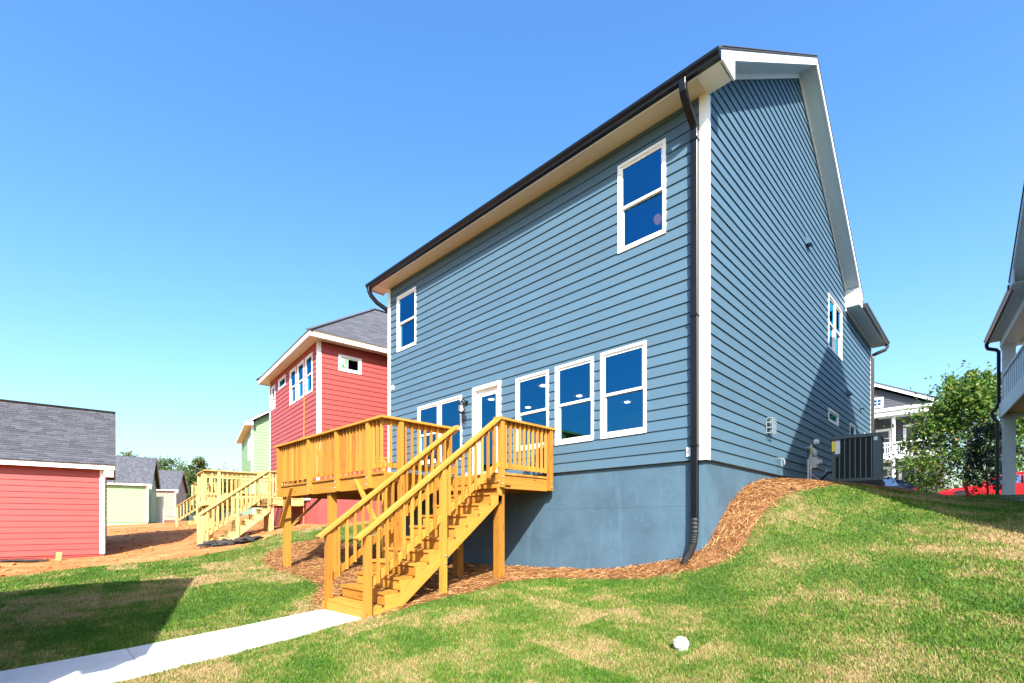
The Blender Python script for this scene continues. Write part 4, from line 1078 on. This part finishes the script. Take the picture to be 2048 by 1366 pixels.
# ------------------------------------------------------------------ house to the right, seen edge on
NA = R(6); NO = (3.86, 9.3, 0)
nb = thing('porch_house', 'white house with two storey porch at the right edge', 'house', NO, NA)
n1 = Face((0, 0, 0), (0, 1, 0), (-1, 0, 0))
zr0, nsl, npk, NL = 5.06, .71, -4.6, 9.2
m = MB(); m.box((.001, -NL, -1.6), (9, 0, 5.0)); m.prism([(.01, -NL, 5.0), (.01, 0, 5.0), (.01, npk, 5.0 - npk * nsl)], (8.9, 0, 0)); m.build('wall', M['offwhite'], nb)
siding(n1, nb, -NL, 0, -.2, 8.2, [], M['offwhite'], clip=lambda z: (-NL + max(0, z - 5.0) / nsl, -max(0, z - 5.0) / nsl), joined='siding')
zz = lambda y: zr0 + nsl * ((y + NL) if y < npk else -y)
for ya, yb in ((-NL - .45, npk), (npk, .45)):
    m = MB(); m.prism([(-.40, ya, zz(ya)), (-.40, yb, zz(yb)), (-.40, yb, zz(yb) + .16), (-.40, ya, zz(ya) + .16)], (.03, 0, 0)); m.build('rake_board', M['offwhite'], nb)
    m = MB(); m.prism([(-.369, ya, zz(ya) + .02), (-.369, yb, zz(yb) + .02), (-.369, yb, zz(yb) + .035), (-.369, ya, zz(ya) + .035)], (.366, 0, 0)); m.build('rake_soffit', M['offwhite'], nb)
    m = MB(); m.prism([(-.42, ya, zz(ya) + .163), (-.42, yb, zz(yb) + .163), (-.42, yb, zz(yb) + .20), (-.42, ya, zz(ya) + .20)], (9.8, 0, 0)); m.build('roof', M['shingle_far'], nb)
m = MB(); m.prism([(-.402, .46, zz(.45) - .02), (-.402, -.02, zz(.45) - .02), (-.402, -.02, zz(0) + .01), (-.402, .46, zz(.46) + .01)], (.034, 0, 0)); m.box((-.368, .0, zz(.45) - .02), (.0, .45, zz(.45) - .005)); m.build('eave_return', M['offwhite'], nb)
gutter((-.43, .45, zz(.45) + .01), (9.3, .45, zz(.45) + .01), (0, 1, 0), M['black'], nb)
# porch: columns, beams, balcony, roof
PY = 6.2
m = MB(); m.box((-.15, .45, 5.06), (3.0, PY + .12, 5.08)); m.build('porch_soffit', M['offwhite'], nb)
m = MB(); m.box((-.175, .46, 5.03), (-.152, PY + .13, 5.18)); m.build('fascia', M['offwhite'], nb)
gutter((-.176, .3, 5.05), (-.176, PY + .14, 5.05), (-1, 0, 0), M['bronze'], nb)
m = MB(); m.prism([(-.28, .2, 5.20), (3.5, .2, 6.9), (3.5, .2, 5.20)], (0, PY - .05, 0)); m.build('porch_roof', M['shingle_far'], nb)
for (cx_, cy_) in ((.27, PY - .17), (3.2, PY - .17)):
    for za, zc in ((-.35, 2.45), (2.95, 4.80)):
        m = MB(); r_ = .145
        m.box((cx_ - r_, cy_ - r_, za), (cx_ + r_, cy_ + r_, zc)); m.box((cx_ - r_ - .02, cy_ - r_ - .02, za + .001), (cx_ + r_ + .02, cy_ + r_ + .02, za + .16)); m.box((cx_ - r_ - .02, cy_ - r_ - .02, zc - .10), (cx_ + r_ + .02, cy_ + r_ + .02, zc - .001)); m.box((cx_ - r_ - .012, cy_ - r_ - .012, zc - .42), (cx_ + r_ + .012, cy_ + r_ + .012, zc - .40)); m.build('column', M['offwhite'], nb)
m = MB(); m.box((.08, .01, 4.80), (.46, PY, 5.059)); m.box((.461, PY - .36, 4.80), (3.2, PY, 5.059)); m.build('porch_beam', M['offwhite'], nb)
m = MB(); m.box((.06, .01, 2.46), (.10, PY + .02, 2.94)); m.box((.101, PY - .02, 2.46), (3.3, PY + .02, 2.94)); m.build('balcony_beam', M['offwhite'], nb)
m = MB(); m.box((.101, .01, 2.60), (3.28, PY - .021, 2.62)); m.build('balcony_ceiling', M['drip'], nb)
m = MB(); m.box((.101, .01, 2.82), (3.28, PY - .021, 2.92)); m.build('balcony_floor', M['floor'], nb)
m = MB(); m.box((.14, .01, 3.02), (.17, PY - .34, 3.78)); m.build('balcony_panel', M['offwhite'], nb)
for i in range(16):
    m = MB(); y_ = .1 + i * .35; m.box((.122, y_, 3.03), (.139, y_ + .04, 3.77)); m.build('batten', M['offwhite'], nb)
m = MB(); m.box((.09, .01, 3.78), (.23, PY - .33, 3.84)); m.build('balcony_rail', M['offwhite'], nb)
m = MB(); dxx = .02; m.tube([(-.23, PY + .05, 5.04), (-.23, PY + .05, 4.94), (-.20, PY + .05, 4.86), (.0, PY + .05, 4.78), (.06, PY + .05, 4.70), (.06, PY + .05, 3.0), (.02, PY + .08, 2.86), (-.10, PY + .10, 2.68), (-.06, PY + .08, 2.52), (.03, PY + .05, 2.38), (.03, PY + .05, -.3)], .11, prof=RECT); m.build('downspout', M['black'], nb)
m = MB(); m.box((0, .01, -.6), (3.4, PY + .1, -.36)); m.build('porch_slab', M['concrete'], nb)

# ------------------------------------------------------------------ charcoal house across the street
KY = 34.0; kf = (KY + 7.41) / (28.4 + 7.41)
def gx(x): return CAM_POS[0] + (x - CAM_POS[0]) * kf
def gzz(z): return CAM_POS[2] + (z - CAM_POS[2]) * kf
ch = thing('charcoal_house', 'charcoal house with white two storey porch across the street', 'house', (gx(-1.8), KY, 0))
cxr = gx(.97) - gx(-1.8); HW = cxr - .3                 # half width to the eave / wall
zB, zF, zE_, zP = gzz(.68), gzz(2.95), gzz(5.45), gzz(7.02)
F = Face((0, 2.0, 0), (1, 0, 0), (0, -1, 0)); Fp = Face((0, 0, 0), (1, 0, 0), (0, -1, 0))
kop = [(-.30, .62, zF + .75, zF + 2.12), (1.25, 2.2, zF + .05, zF + 2.25), (-.15, .55, zB + .6, zB + 2.05), (1.0, 2.05, zB + .05, zB + 2.15)]
m = MB(); m.box((-HW, 2.001, zB - 1), (HW, 12, zE_)); m.build('wall', M['grey_siding'], ch)
siding(F, ch, -HW, HW, zB, zE_, kop, M['grey_siding'], joined='siding')
for i, o in enumerate(kop): window(F, ch, *o, style='double' if i in (0, 2) else 'fixed', trim=.13)
# gable over the porch
sl_ = (zP - zE_ - .2) / (cxr)
m = MB(); m.prism([(-HW, .02, zE_ + .25), (HW, .02, zE_ + .25), (0, .02, zE_ + .25 + HW * sl_)], (0, 8, 0)); m.build('gable_wall', M['grey_siding'], ch)
siding(Fp, ch, -HW, HW, zE_ + .30, zP - .2, [(-.25, .38, zE_ + .45, zE_ + 1.05)], M['grey_siding'], clip=lambda z: (-HW + (z - zE_ - .25) / sl_, HW - (z - zE_ - .25) / sl_), joined='gable_siding')
w = window(Fp, ch, -.28, .41, zE_ + .42, zE_ + 1.12, style='fixed', trim=.11)
m = MB(); Fp.box(m, .045, .085, -.03, .0, zE_ + .53, zE_ + 1.0); Fp.box(m, -.17, .3, -.03, .0, zE_ + .75, zE_ + .79); m.build('glazing_bar', M['white'], w)
for s_ in (-1, 1):
    m = MB(); m.prism([(s_ * (cxr + .05), -.35, zE_ + .20), (0, -.35, zP + .03), (0, -.35, zP + .25), (s_ * (cxr + .05), -.35, zE_ + .42)], (0, .05, 0)); m.build('rake_board', M['white'], ch)
    m = MB(); m.prism([(s_ * (cxr + .1), -.38, zE_ + .42), (0, -.38, zP + .25), (0, -.38, zP + .31), (s_ * (cxr + .1), -.38, zE_ + .48)], (0, 11, 0)); m.build('roof', M['shingle_far'], ch)
m = MB(); m.prism([(-cxr - .1, -.5, zE_ + .02), (-cxr - .1, -.5, zE_ + .10), (-cxr - .1, .02, zE_ + .34), (-cxr - .1, .02, zE_ + .02)], (2 * cxr + .2, 0, 0)); m.build('porch_roof', M['offwhite'], ch)
m = MB(); m.box((-cxr, -.42, zE_ - .28), (cxr, .1, zE_ + .018)); m.build('porch_beam', M['white'], ch)
m = MB(); m.box((-cxr, .101, zE_ - .06), (cxr, 2.0, zE_ - .02)); m.build('porch_ceiling', M['offwhite'], ch)
m = MB(); m.box((-cxr + .1, -.3, zF - .30), (cxr - .1, 2.0, zF)); m.build('balcony_floor', M['white'], ch)
m = MB(); m.box((-cxr + .1, -.3, zB - .6), (cxr - .1, 2.0, zB)); m.build('porch_floor', M['concrete'], ch)
for x in (gx(-.98) - gx(-1.8), gx(.46) - gx(-1.8), gx(-2.6) - gx(-1.8)):
    for za, zc in ((zB, zF - .30), (zF, zE_ - .28)):
        m = MB(); m.lathe([(.16, za), (.16, za + .12), (.115, za + .14), (.105, zc - .16), (.15, zc - .10), (.15, zc)], (x, -.12, 0), 14); m.build('column', M['white'], ch, smooth=True)
for a, b in ((-cxr + .2, gx(-.98) - gx(-1.8) - .12), (gx(-.98) - gx(-1.8) + .12, gx(.46) - gx(-1.8) - .12)):
    m = MB(); m.box((a, -.16, zF + .78), (b, -.08, zF + .86)); m.box((a, -.15, zF + .08), (b, -.09, zF + .14)); m.build('balcony_rail', M['white'], ch)
    n = int((b - a) / .125)
    for i in range(n): m = MB(); x = a + (b - a) * (i + .5) / n; m.box((x - .022, -.142, zF + .14), (x + .022, -.098, zF + .78)); m.build('baluster', M['white'], ch)
m = MB(); m.lathe([(0, 0), (.08, -.02), (.10, -.12), (.03, -.2), (0, -.2)], (-.1, 1.0, zE_ - .07), 10); m.box((-.75, .95, zE_ - .24), (.55, 1.07, zE_ - .225)); m.box((-.16, .4, zE_ - .255), (-.04, 1.6, zE_ - .24)); cf = m.build('ceiling_fan', M['black']); cf.parent = ch
# small house far right
sh_ = thing('far_house', 'small far house with grey roof behind the porch column', 'house', (16, 56, 0), R(10))
m = MB(); m.box((-6, 0, -.5), (6, 7, 3.2)); m.build('wall', M['tan'], sh_); m = MB(); m.prism([(-6.5, -.6, 3.1), (-6.5, 3.5, 5.4), (-6.5, 7.6, 3.1)], (13, 0, 0)); m.build('roof', M['shingle_far'], sh_)
window(Face((0, 0, 0), (1, 0, 0), (0, -1, 0)), sh_, -1.5, .2, .9, 2.4); window(Face((0, 0, 0), (1, 0, 0), (0, -1, 0)), sh_, -4.2, -2.6, .9, 2.4)
# ------------------------------------------------------------------ things standing about
# air conditioner
ax, ay = .98, 5.75; az = gz(ax, ay) + .0
ac = thing('air_conditioner', 'dark green air conditioning condenser standing by the side wall', 'air conditioner', (ax, ay, az), R(4))
m = MB(); m.box((-.46, -.46, -.25), (.46, .46, .05)); m.build('pad', M['ac_dark'], ac)
h_ = .43
m = MB(); m.box((-h_, -h_, .051), (h_, h_, .11)); m.build('base_pan', M['ac_green'], ac)
m = MB(); m.box((-h_ + .04, -h_ + .04, .111), (h_ - .04, h_ - .04, .97)); m.build('coil', M['ac_dark'], ac)
for sx in (-1, 1):
    for sy in (-1, 1):
        m = MB(); a, b = sx * h_, sy * h_; w_ = .13 if (sx, sy) == (1, -1) else .07
        m.box((min(a, a - sx * w_), min(b, b - sy * .03), .111), (max(a, a - sx * w_), max(b, b - sy * .03), .98)); m.box((min(a, a - sx * .03), min(b - sy * .031, b - sy * w_), .111), (max(a, a - sx * .03), max(b - sy * .031, b - sy * w_), .98)); m.build('corner_post', M['ac_green'], ac)
for i in range(7):
    for f_ in range(4):
        m = MB(); u = -.30 + i * .095; m.box((u, -h_ + .002, .112), (u + .016, -h_ + .034, .975)); o = m.build('louvre', M['ac_light'], ac); o.rotation_euler = (0, 0, f_ * math.pi / 2)
m = MB()
for k in range(26):
    z = .14 + k * .032; m.box((-h_ + .03, -h_ + .022, z), (h_ - .03, -h_ + .036, z + .008)); m.box((h_ - .036, -h_ + .037, z), (h_ - .022, h_ - .037, z + .008))
m.build('coil_guard', M['ac_dark'], ac)
m = MB(); m.box((-h_ - .015, -h_ - .015, .981), (h_ + .015, h_ + .015, 1.05)); cap_ = m.build('top_cap', M['ac_green'], ac)
m = MB()
for k in range(8): m.lathe([(.05 + k * .045, 1.052), (.056 + k * .045, 1.052), (.056 + k * .045, 1.06), (.05 + k * .045, 1.06)], (0, 0, 0), 24)
m.build('fan_grille', M['black'], cap_)
m = MB(); m.box((-h_ - .002, -h_ - .004, .60), (-h_ + .16, -h_ + .001, .975)); m.build('panel', M['ac_green'], ac)
m = MB(); m.box((-h_ + .0, -h_ - .008, .72), (-h_ + .055, -h_ - .0045, .94)); m.build('label', M['yellow'], ac)
m = MB(); m.box((-h_ + .06, -h_ - .008, .66), (-h_ + .15, -h_ - .0045, .945)); m.build('label', M['paper'], ac)
m = MB(); m.box((h_ - .11, -h_ - .008, .89), (h_ - .045, -h_ - .0045, .97)); m.build('label', M['paper'], ac)
m = MB(); m.tube([(-h_ - .01, -.30, .28), (-h_ - .10, -.30, .26), (-h_ - .22, -.30, .12), (-h_ - .32, -.34, .04), (-h_ - .50, -.40, .30)], .022, 8); m.build('line_set', M['black'], ac)
m = MB(); m.tube([(-h_ - .01, -.20, .36), (-h_ - .12, -.20, .36), (-h_ - .22, -.26, .10), (-h_ - .45, -.26, .28)], .012, 6); m.build('conduit', M['meter'], ac)

# gas meter
mx_, my_ = .20, 5.15
gm_ = thing('gas_meter', 'grey gas meter with pipes and a yellow tag by the side wall', 'gas meter', (mx_, my_, gz(mx_, my_)))
m = MB(); m.tube([(0, 0, -.2), (0, 0, .78), (0, .04, .84), (0, .12, .84), (0, .16, .80), (0, .16, .62)], .019, 8); m.build('inlet_pipe', M['meter'], gm_)
m = MB(); m.tube([(0, .34, .62), (0, .34, .78), (-.05, .34, .84), (-.18, .34, .84)], .017, 8); m.build('outlet_pipe', M['meter'], gm_)
m = MB(); m.box((-.09, .12, .34), (.09, .38, .58)); m.box((-.10, .11, .40), (.10, .39, .54)); m.box((-.06, .14, .581), (.06, .36, .64)); m.build('body', M['meter'], gm_)
m = MB(); m.box((.101, .17, .43), (.112, .33, .52)); m.build('dial', M['paper'], gm_)
m = MB(); m.lathe([(0, 0), (.075, .01), (.085, .03), (.085, .05), (.06, .07), (0, .075)], (.02, .16, .66), 14, 'X'); m.build('regulator', M['meter'], gm_, smooth=True)
m = MB(); m.box((.024, -.12, .66), (.028, -.02, .74)); m.build('tag', M['yellow'], gm_)
m = MB(); m.tube([(0, 0, .72), (0, -.12, .74), (0, -.22, .72), (0, -.22, .60), (0, -.20, .40)], .009, 6); m.build('wire', M['black'], gm_)
m = MB(); m.tube([(0, -.20, -.2), (0, -.20, .50)], .022, 8); m.tube([(.02, -.06, -.2), (.02, -.06, .20), (-.06, -.06, .24)], .016, 6); m.build('conduit', M['meter'], gm_)
m = MB(); m.lathe([(0, 0), (.02, .005), (.02, .03), (0, .035)], (0, 0, .30), 8); m.lathe([(.021, -.05), (.021, .08)], (0, 0, 0), 8); m.build('sleeve', M['yellow'], gm_)
for k, (yy, zz_) in enumerate(((6.25, .98), (6.55, .52))):
    m = MB(); m.lathe([(0, 0), (.07, 0), (.08, .03), (.06, .10), (0, .12)], (.02, 0, 0), 12, 'X'); v_ = m.build('wall_vent', M['paper'], None, smooth=True); v_.location = (0, yy, zz_)
    tag(v_, ('pale round vent cap on the shaded side wall above the gas meter', 'small pale pipe cap low on the side wall beside the condenser')[k], 'vent')

# drain clean-out in the lawn
dx_, dy_ = .96, -2.85
dc = thing('drain_cap', 'white plastic drain cap sticking out of the lawn', 'drain cap', (dx_, dy_, gz(dx_, dy_)), .5)
m = MB(); m.lathe([(.062, -.1), (.064, .03), (.068, .036), (.074, .040), (.074, .080), (.070, .086), (.0, .086)], (0, 0, 0), 24); m.build('pipe', M['pvc'], dc, smooth=True)
m = MB(); m.lathe([(.066, .087), (.066, .10), (.056, .108), (.034, .112), (.030, .126), (.0, .128)], (0, 0, 0), 24); m.build('cap', M['pvc'], dc, smooth=True)
dc.rotation_euler = (R(6), R(-9), .5)

# debris by the clay
def crumple(n, r, seed):
    q = random.Random(seed); bm = bmesh.new(); bmesh.ops.create_icosphere(bm, subdivisions=3, radius=1)
    for v in bm.verts:
        k = 1 + .35 * math.sin(v.co.x * 5 + seed) * math.sin(v.co.y * 6 + seed * 2) + q.uniform(-.22, .22)
        v.co = Vector((v.co.x * r[0] * k, v.co.y * r[1] * k, max(-.1, v.co.z) * r[2] * k))
    me = bpy.data.meshes.new(n); bm.to_mesh(me); bm.free(); return me
for k, (x, y, r, lab) in enumerate(((-14.0, -2.75, (.55, .22, .16), 'heap of black silt fence fabric nearest the timber post'), (-14.5, -3.05, (.35, .2, .13), 'middle clump of muddy black fabric on the clay'), (-13.55, -2.2, (.4, .2, .14), 'clump of black fabric on the clay below the red house'), (-17.0, -7.4, (.18, .75, .05), 'flat strip of black fabric along the red garage wall'))):
    me = crumple('fabric_scrap', r, k + 3); me.materials.append(M['fabric']); o = bpy.data.objects.new('fabric_scrap', me); COL.objects.link(o); o.location = (x, y, gz(x, y) + .02); o.rotation_euler = (0, 0, .5 + k * .7); tag(o, lab, 'fabric scrap', 'scraps of silt fence fabric')
m = MB(); m.prism([(0, 0, 0), (.14, .02, 0), (.18, .05, .24), (.05, .02, .26)], (.02, .10, .01)); o = m.build('wood_scrap', M['wood_pale']); o.location = (-17.0, -6.55, gz(-17, -6.55) - .03); tag(o, 'pale scrap of wood standing in the clay before the red garage', 'wood scrap')

# red marker stake
m = MB(); sx_, sy_ = 2.75, 9.4; z_ = gz(sx_, sy_)
P0 = (0, 0, -.1)
m.beam((0, 0, -.15), (-.13, -.05, .50), .075, .03, (0, 1, 0)); st_ = m.build('marker_stake', M['red_plastic']); st_.location = (sx_, sy_, z_); tag(st_, 'leaning red marker stake at the top of the grass bank', 'stake')

# ------------------------------------------------------------------ cars
def car(name, label, loc, rz, bodymat, L=4.6, wd=1.82, H=1.5, sedan=True, cat='car'):
    """nose towards local -X; loft of cross sections"""
    c = thing(name, label, cat, loc, rz)
    # stations: x, sill z, shoulder z, half width at shoulder
    S = [(-.50, .34, .60, .60), (-.485, .26, .68, .74), (-.44, .20, .76, .83), (-.36, .19, .83, .89), (-.24, .19, .90, .91), (-.16, .19, .95, .91), (0, .19, .97, .91), (.2, .19, .98, .91), (.34, .19, .98, .90), (.44, .22, .97, .86), (.485, .28, .92, .78), (.50, .38, .80, .66)]
    m = MB(); rs = []
    for x, zs, zh, hw in S:
        X = x * L; ring = []
        for (a, z) in ((-.82, zs), (-.98, zs + (zh - zs) * .25), (-1.0, zs + (zh - zs) * .6), (-.96, zh - .06), (-.86, zh), (-.5, zh + .035), (0, zh + .045), (.5, zh + .035), (.86, zh), (.96, zh - .06), (1.0, zs + (zh - zs) * .6), (.98, zs + (zh - zs) * .25), (.82, zs)):
            ring.append(Vector((X, a * hw * wd / 1.82, z)))
        rs.append(ring)
    m.rings(rs); m.build('body', M[bodymat], c, smooth=True)
    T = [(-.185, .95, .72), (-.08, 1.30, .64), (.0, H - .05, .60), (.12, H, .58), (.26, H - .04, .57), (.36, 1.28, .58), (.455, .98, .64)]
    m = MB(); rs = []
    for x, z, hw in T:
        X = x * L; rs.append([Vector((X, -hw - (.1 if z < 1.2 else 0), min(z, .96))), Vector((X, -hw, z - .03)), Vector((X, -hw + .10, z)), Vector((X, 0, z + .02)), Vector((X, hw - .10, z)), Vector((X, hw, z - .03)), Vector((X, hw + (.1 if z < 1.2 else 0), min(z, .96)))])
    m.rings(rs); m.build('cabin', M[bodymat], c, smooth=True)
    for s_ in (-1, 1):
        for a, b in (((-.10, .035), (.05, .19)), ((.06, .19), (.20, .33))):
            pass
        for (xa, xb, xc, xd_) in ((-.13, .085, .085, -.02), (.10, .33, .29, .10)):
            y0 = s_ * (.80); y1 = s_ * (.615)
            m = MB(); m.poly([(xa * L, y0, .99), (xb * L, y0, .99), (xc * L, y1, H - .13), (xd_ * L, y1, H - .13)]); m.build('side_window', M['glass_car'], c)
        m = MB(); m.hexa([(-.475 * L, s_ * .50, .60), (-.41 * L, s_ * .80, .62), (-.40 * L, s_ * .80, .66), (-.46 * L, s_ * .52, .66), (-.465 * L, s_ * .50, .70), (-.40 * L, s_ * .83, .74), (-.375 * L, s_ * .80, .80), (-.44 * L, s_ * .52, .74)]); m.build('headlight', M['chrome'], c)
        m = MB(); m.box((.465 * L, min(s_ * .50, s_ * .80), .72), (.498 * L, max(s_ * .50, s_ * .80), .88)); m.build('tail_light', M['tail'], c)
        for x in (-.315, .30):
            o_ = (x * L, s_ * .86, .33)
            m = MB(); m.lathe([(.20, -.09), (.30, -.105), (.335, -.07), (.335, .07), (.30, .105), (.20, .09)], (0, 0, 0), 22, 'Y'); wh = m.build('wheel', M['rubber'], c, smooth=True); wh.location = o_
            m = MB(); m.lathe([(.0, s_ * .07), (.05, s_ * .085), (.19, s_ * .06), (.205, s_ * .095), (.20, 0)], (0, 0, 0), 22, 'Y')
            for k in range(5):
                a = k * 2 * math.pi / 5; m.beam((.04 * math.cos(a), s_ * .08, .04 * math.sin(a)), (.195 * math.cos(a), s_ * .085, .195 * math.sin(a)), .05, .03, (0, 1, 0))
            m.build('rim', M['alloy'], wh)
            m = MB(); n = 14; pr = []
            for k in range(n + 1):
                a = math.pi * k / n; pr.append((o_[0] + .40 * math.cos(a), .33 + .40 * math.sin(a)))
            for k in range(n): m.beam((pr[k][0], s_ * .915, pr[k][1]), (pr[k + 1][0], s_ * .915, pr[k + 1][1]), .05, .055, (0, 1, 0))
            m.build('wheel_arch', M['rubber'], c)
        m = MB(); m.box((-.15 * L - .08, min(s_ * .86, s_ * 1.02), .98), (-.15 * L + .04, max(s_ * .86, s_ * 1.02), 1.10)); m.build('mirror', M[bodymat], c)
    m = MB(); m.poly([(-.20 * L, -.68, .985), (-.20 * L, .68, .985), (-.055 * L, .55, H - .09), (-.055 * L, -.55, H - .09)]); m.build('windscreen', M['glass_car'], c)
    m = MB(); m.poly([(.45 * L, -.60, 1.03), (.45 * L, .60, 1.03), (.335 * L, .53, H - .12), (.335 * L, -.53, H - .12)]); m.build('rear_window', M['glass_car'], c)
    return c
car('parked_car', 'bright red car parked behind the young tree and the porch column', (3.55, 23.4, gz(3.5, 23.4) + .22), R(3), 'car_red', 4.75, H=1.50)
car('parked_car', 'dark blue car parked in front of the charcoal house', (-1.85, 25.0, gz(-1.8, 25) + .35), R(2), 'car_dark', 4.6, H=1.52)

# ------------------------------------------------------------------ trees and shrubs
def leaves(name, mat, parent, pts, size, rnd):
    n = len(pts); a = rng.normal(size=(n, 3)); a /= np.linalg.norm(a, axis=1)[:, None]
    b = rng.normal(size=(n, 3)); b -= (b * a).sum(1)[:, None] * a; b /= np.linalg.norm(b, axis=1)[:, None]
    s = (size * rng.uniform(.6, 1.3, n))[:, None]
    V = np.stack([pts - a * s, pts + b * s * .55, pts + a * s, pts - b * s * .55], 1)
    return scatter_mesh(name, V, rnd, 4, mat, None, None, parent)
def limb_pts(a, b, k, bend):
    a = Vector(a); b = Vector(b); return [a.lerp(b, i / k) + Vector((random.uniform(-bend, bend), random.uniform(-bend, bend), 0)) * (1 if 0 < i < k else 0) for i in range(k + 1)]
def tree(name, label, loc, H, W, trunk_h, nclump, per, lsize, mat, group=None, cat='tree', shape='round', tr=.10, low=.12):
    t = thing(name, label, cat, loc, random.uniform(0, 6), group)
    m = MB(); m.tube([(0, 0, -.3), (.02, .01, trunk_h * .5), (0, .03, trunk_h), (.05, 0, H * .55), (.02, .04, H * .85)], [tr * 1.25, tr, tr * .85, tr * .5, tr * .15], 8)
    tips = []
    for i in range(16):
        a = i * 2.4; f = .2 + .7 * i / 16; z0 = trunk_h + (H * .85 - trunk_h) * f * .8; rr = W * .45 * (1 - .6 * f) * random.uniform(.7, 1.15)
        e = (rr * math.cos(a), rr * math.sin(a), z0 + rr * random.uniform(.4, .9)); m.tube(limb_pts((0, 0, z0), e, 4, .08), [tr * .35, tr * .28, tr * .2, tr * .12, tr * .05], 5); tips.append(e)
    m.build('trunk', M['bark'], t)
    C_ = []
    for i in range(nclump):
        f = random.random() ** .85; z = H * (low + (1 - low) * f)
        prof = {'round': math.sin(math.pi * min(1, .12 + .88 * (1 - f) ** .8) * .62) * (1.0 if f < .8 else .8), 'cone': (1 - f) * .95 + .06, 'oval': math.sqrt(max(.02, 1 - (2 * f - 1) ** 2)), 'ovate': math.sin(math.pi * (.28 + .70 * f)) ** .8}[shape]
        r = W / 2 * prof * math.sqrt(random.uniform(.12, 1)) * random.uniform(.8, 1.12); a = random.uniform(0, 6.283)
        C_.append((r * math.cos(a), r * math.sin(a), z, W * random.uniform(.035, .09), random.uniform(-.22, .16)))
    C_ += [(e[0], e[1], e[2], W * .06, 0) for e in tips]
    if shape == 'ovate':
        for i in range(16):
            a = random.uniform(0, 6.283); r = W * random.uniform(.05, .42); zt_ = H * (1.08 - .55 * r / W) * random.uniform(.88, 1.04)
            for j in range(4): C_.append((r * math.cos(a), r * math.sin(a), zt_ - j * .30, W * (.014 + .009 * j), .05))
    C_ = np.array(C_); k = np.repeat(np.arange(len(C_)), per); g_ = rng.normal(size=(len(k), 3)) * [1, 1, .75]
    pts = C_[k, :3] + g_ * C_[k, 3:4]
    rn = np.clip(rng.beta(2.2, 2.6, len(k)) + C_[k, 4], 0, .93); rn[rng.uniform(0, 1, len(k)) < .006] = 1
    leaves('crown', M[mat], t, pts, lsize, rn)
    return t
tx, ty = 2.25, 25.6
tree('young_maple', 'leafy green young tree in front of the charcoal house', (tx, ty, gz(tx, ty) + .1), 6.2, 6.1, 1.2, 165, 90, .09, 'leaf', shape='ovate', tr=.11, low=.10)
tree('evergreen_shrub', 'dark tall evergreen shrub beside the porch downspout', (3.0, 19.0, gz(3.0, 19)), 3.1, 1.7, .3, 70, 70, .05, 'leaf_dark', cat='shrub', shape='oval', tr=.05, low=.02)
tree('flowering_shrub', 'low shrub dotted with red blossom in front of the charcoal porch', (.55, 27.6, gz(.55, 27.6) + .1), 1.75, 2.0, .2, 50, 60, .05, 'leaf_shrub', cat='shrub', shape='oval', tr=.03, low=.02)
tree('flowering_shrub', 'pink flowering shrub under the charcoal porch, left of its column', (-2.6, 30.5, gz(-2.6, 30.5) + .2), 1.5, 1.6, .2, 30, 50, .05, 'leaf_shrub', cat='shrub', shape='oval', tr=.03, low=.02)
tree('far_tree', 'round tree far beyond the porch column', (19, 62, 0), 7.5, 7, 2, 60, 60, .25, 'leaf_far', shape='oval', tr=.2, group='distant trees')
def far_at(px, D): 
    a = R(90 + YAW); fx_, fy_ = math.cos(a), math.sin(a); r = (px - 1024) / 978 * D
    return (CAM_POS[0] + fx_ * D + fy_ * r, CAM_POS[1] + fy_ * D - fx_ * r)
FT = [(256, 95, 13.2, 8, 'round', 'lone treetop rising behind the red garage roof'), (330, 120, 15.5, 14, 'oval', 'yellowish tree rising behind the green garage ridge'), (352, 118, 13.5, 12, 'oval', 'dense tree just right of the yellowish one'), (375, 125, 13.5, 13, 'oval', 'dark tree above the tan garage roof'),
      (396, 110, 14.2, 7, 'round', 'thin tall pine standing above the wood'), (415, 125, 12.5, 12, 'oval', 'brownish bare topped tree right of the tall pine'), (440, 120, 12.5, 14, 'oval', 'broad dark tree behind the far deck rail'), (468, 125, 12.0, 14, 'oval', 'tree left of the green house eave'), (300, 130, 13.0, 14, 'oval', 'tree mostly hidden behind the green garage roof'), (495, 130, 11.5, 14, 'oval', 'tree mostly hidden behind the green house')]
for px, D, H, W, shp, lab in FT:
    x, y = far_at(px, D); tree('far_tree', lab, (x, y, -1.2), H, W, 3, 70, 60, .26, 'leaf_far', shape=shp, tr=.25, group='distant trees', low=.2)
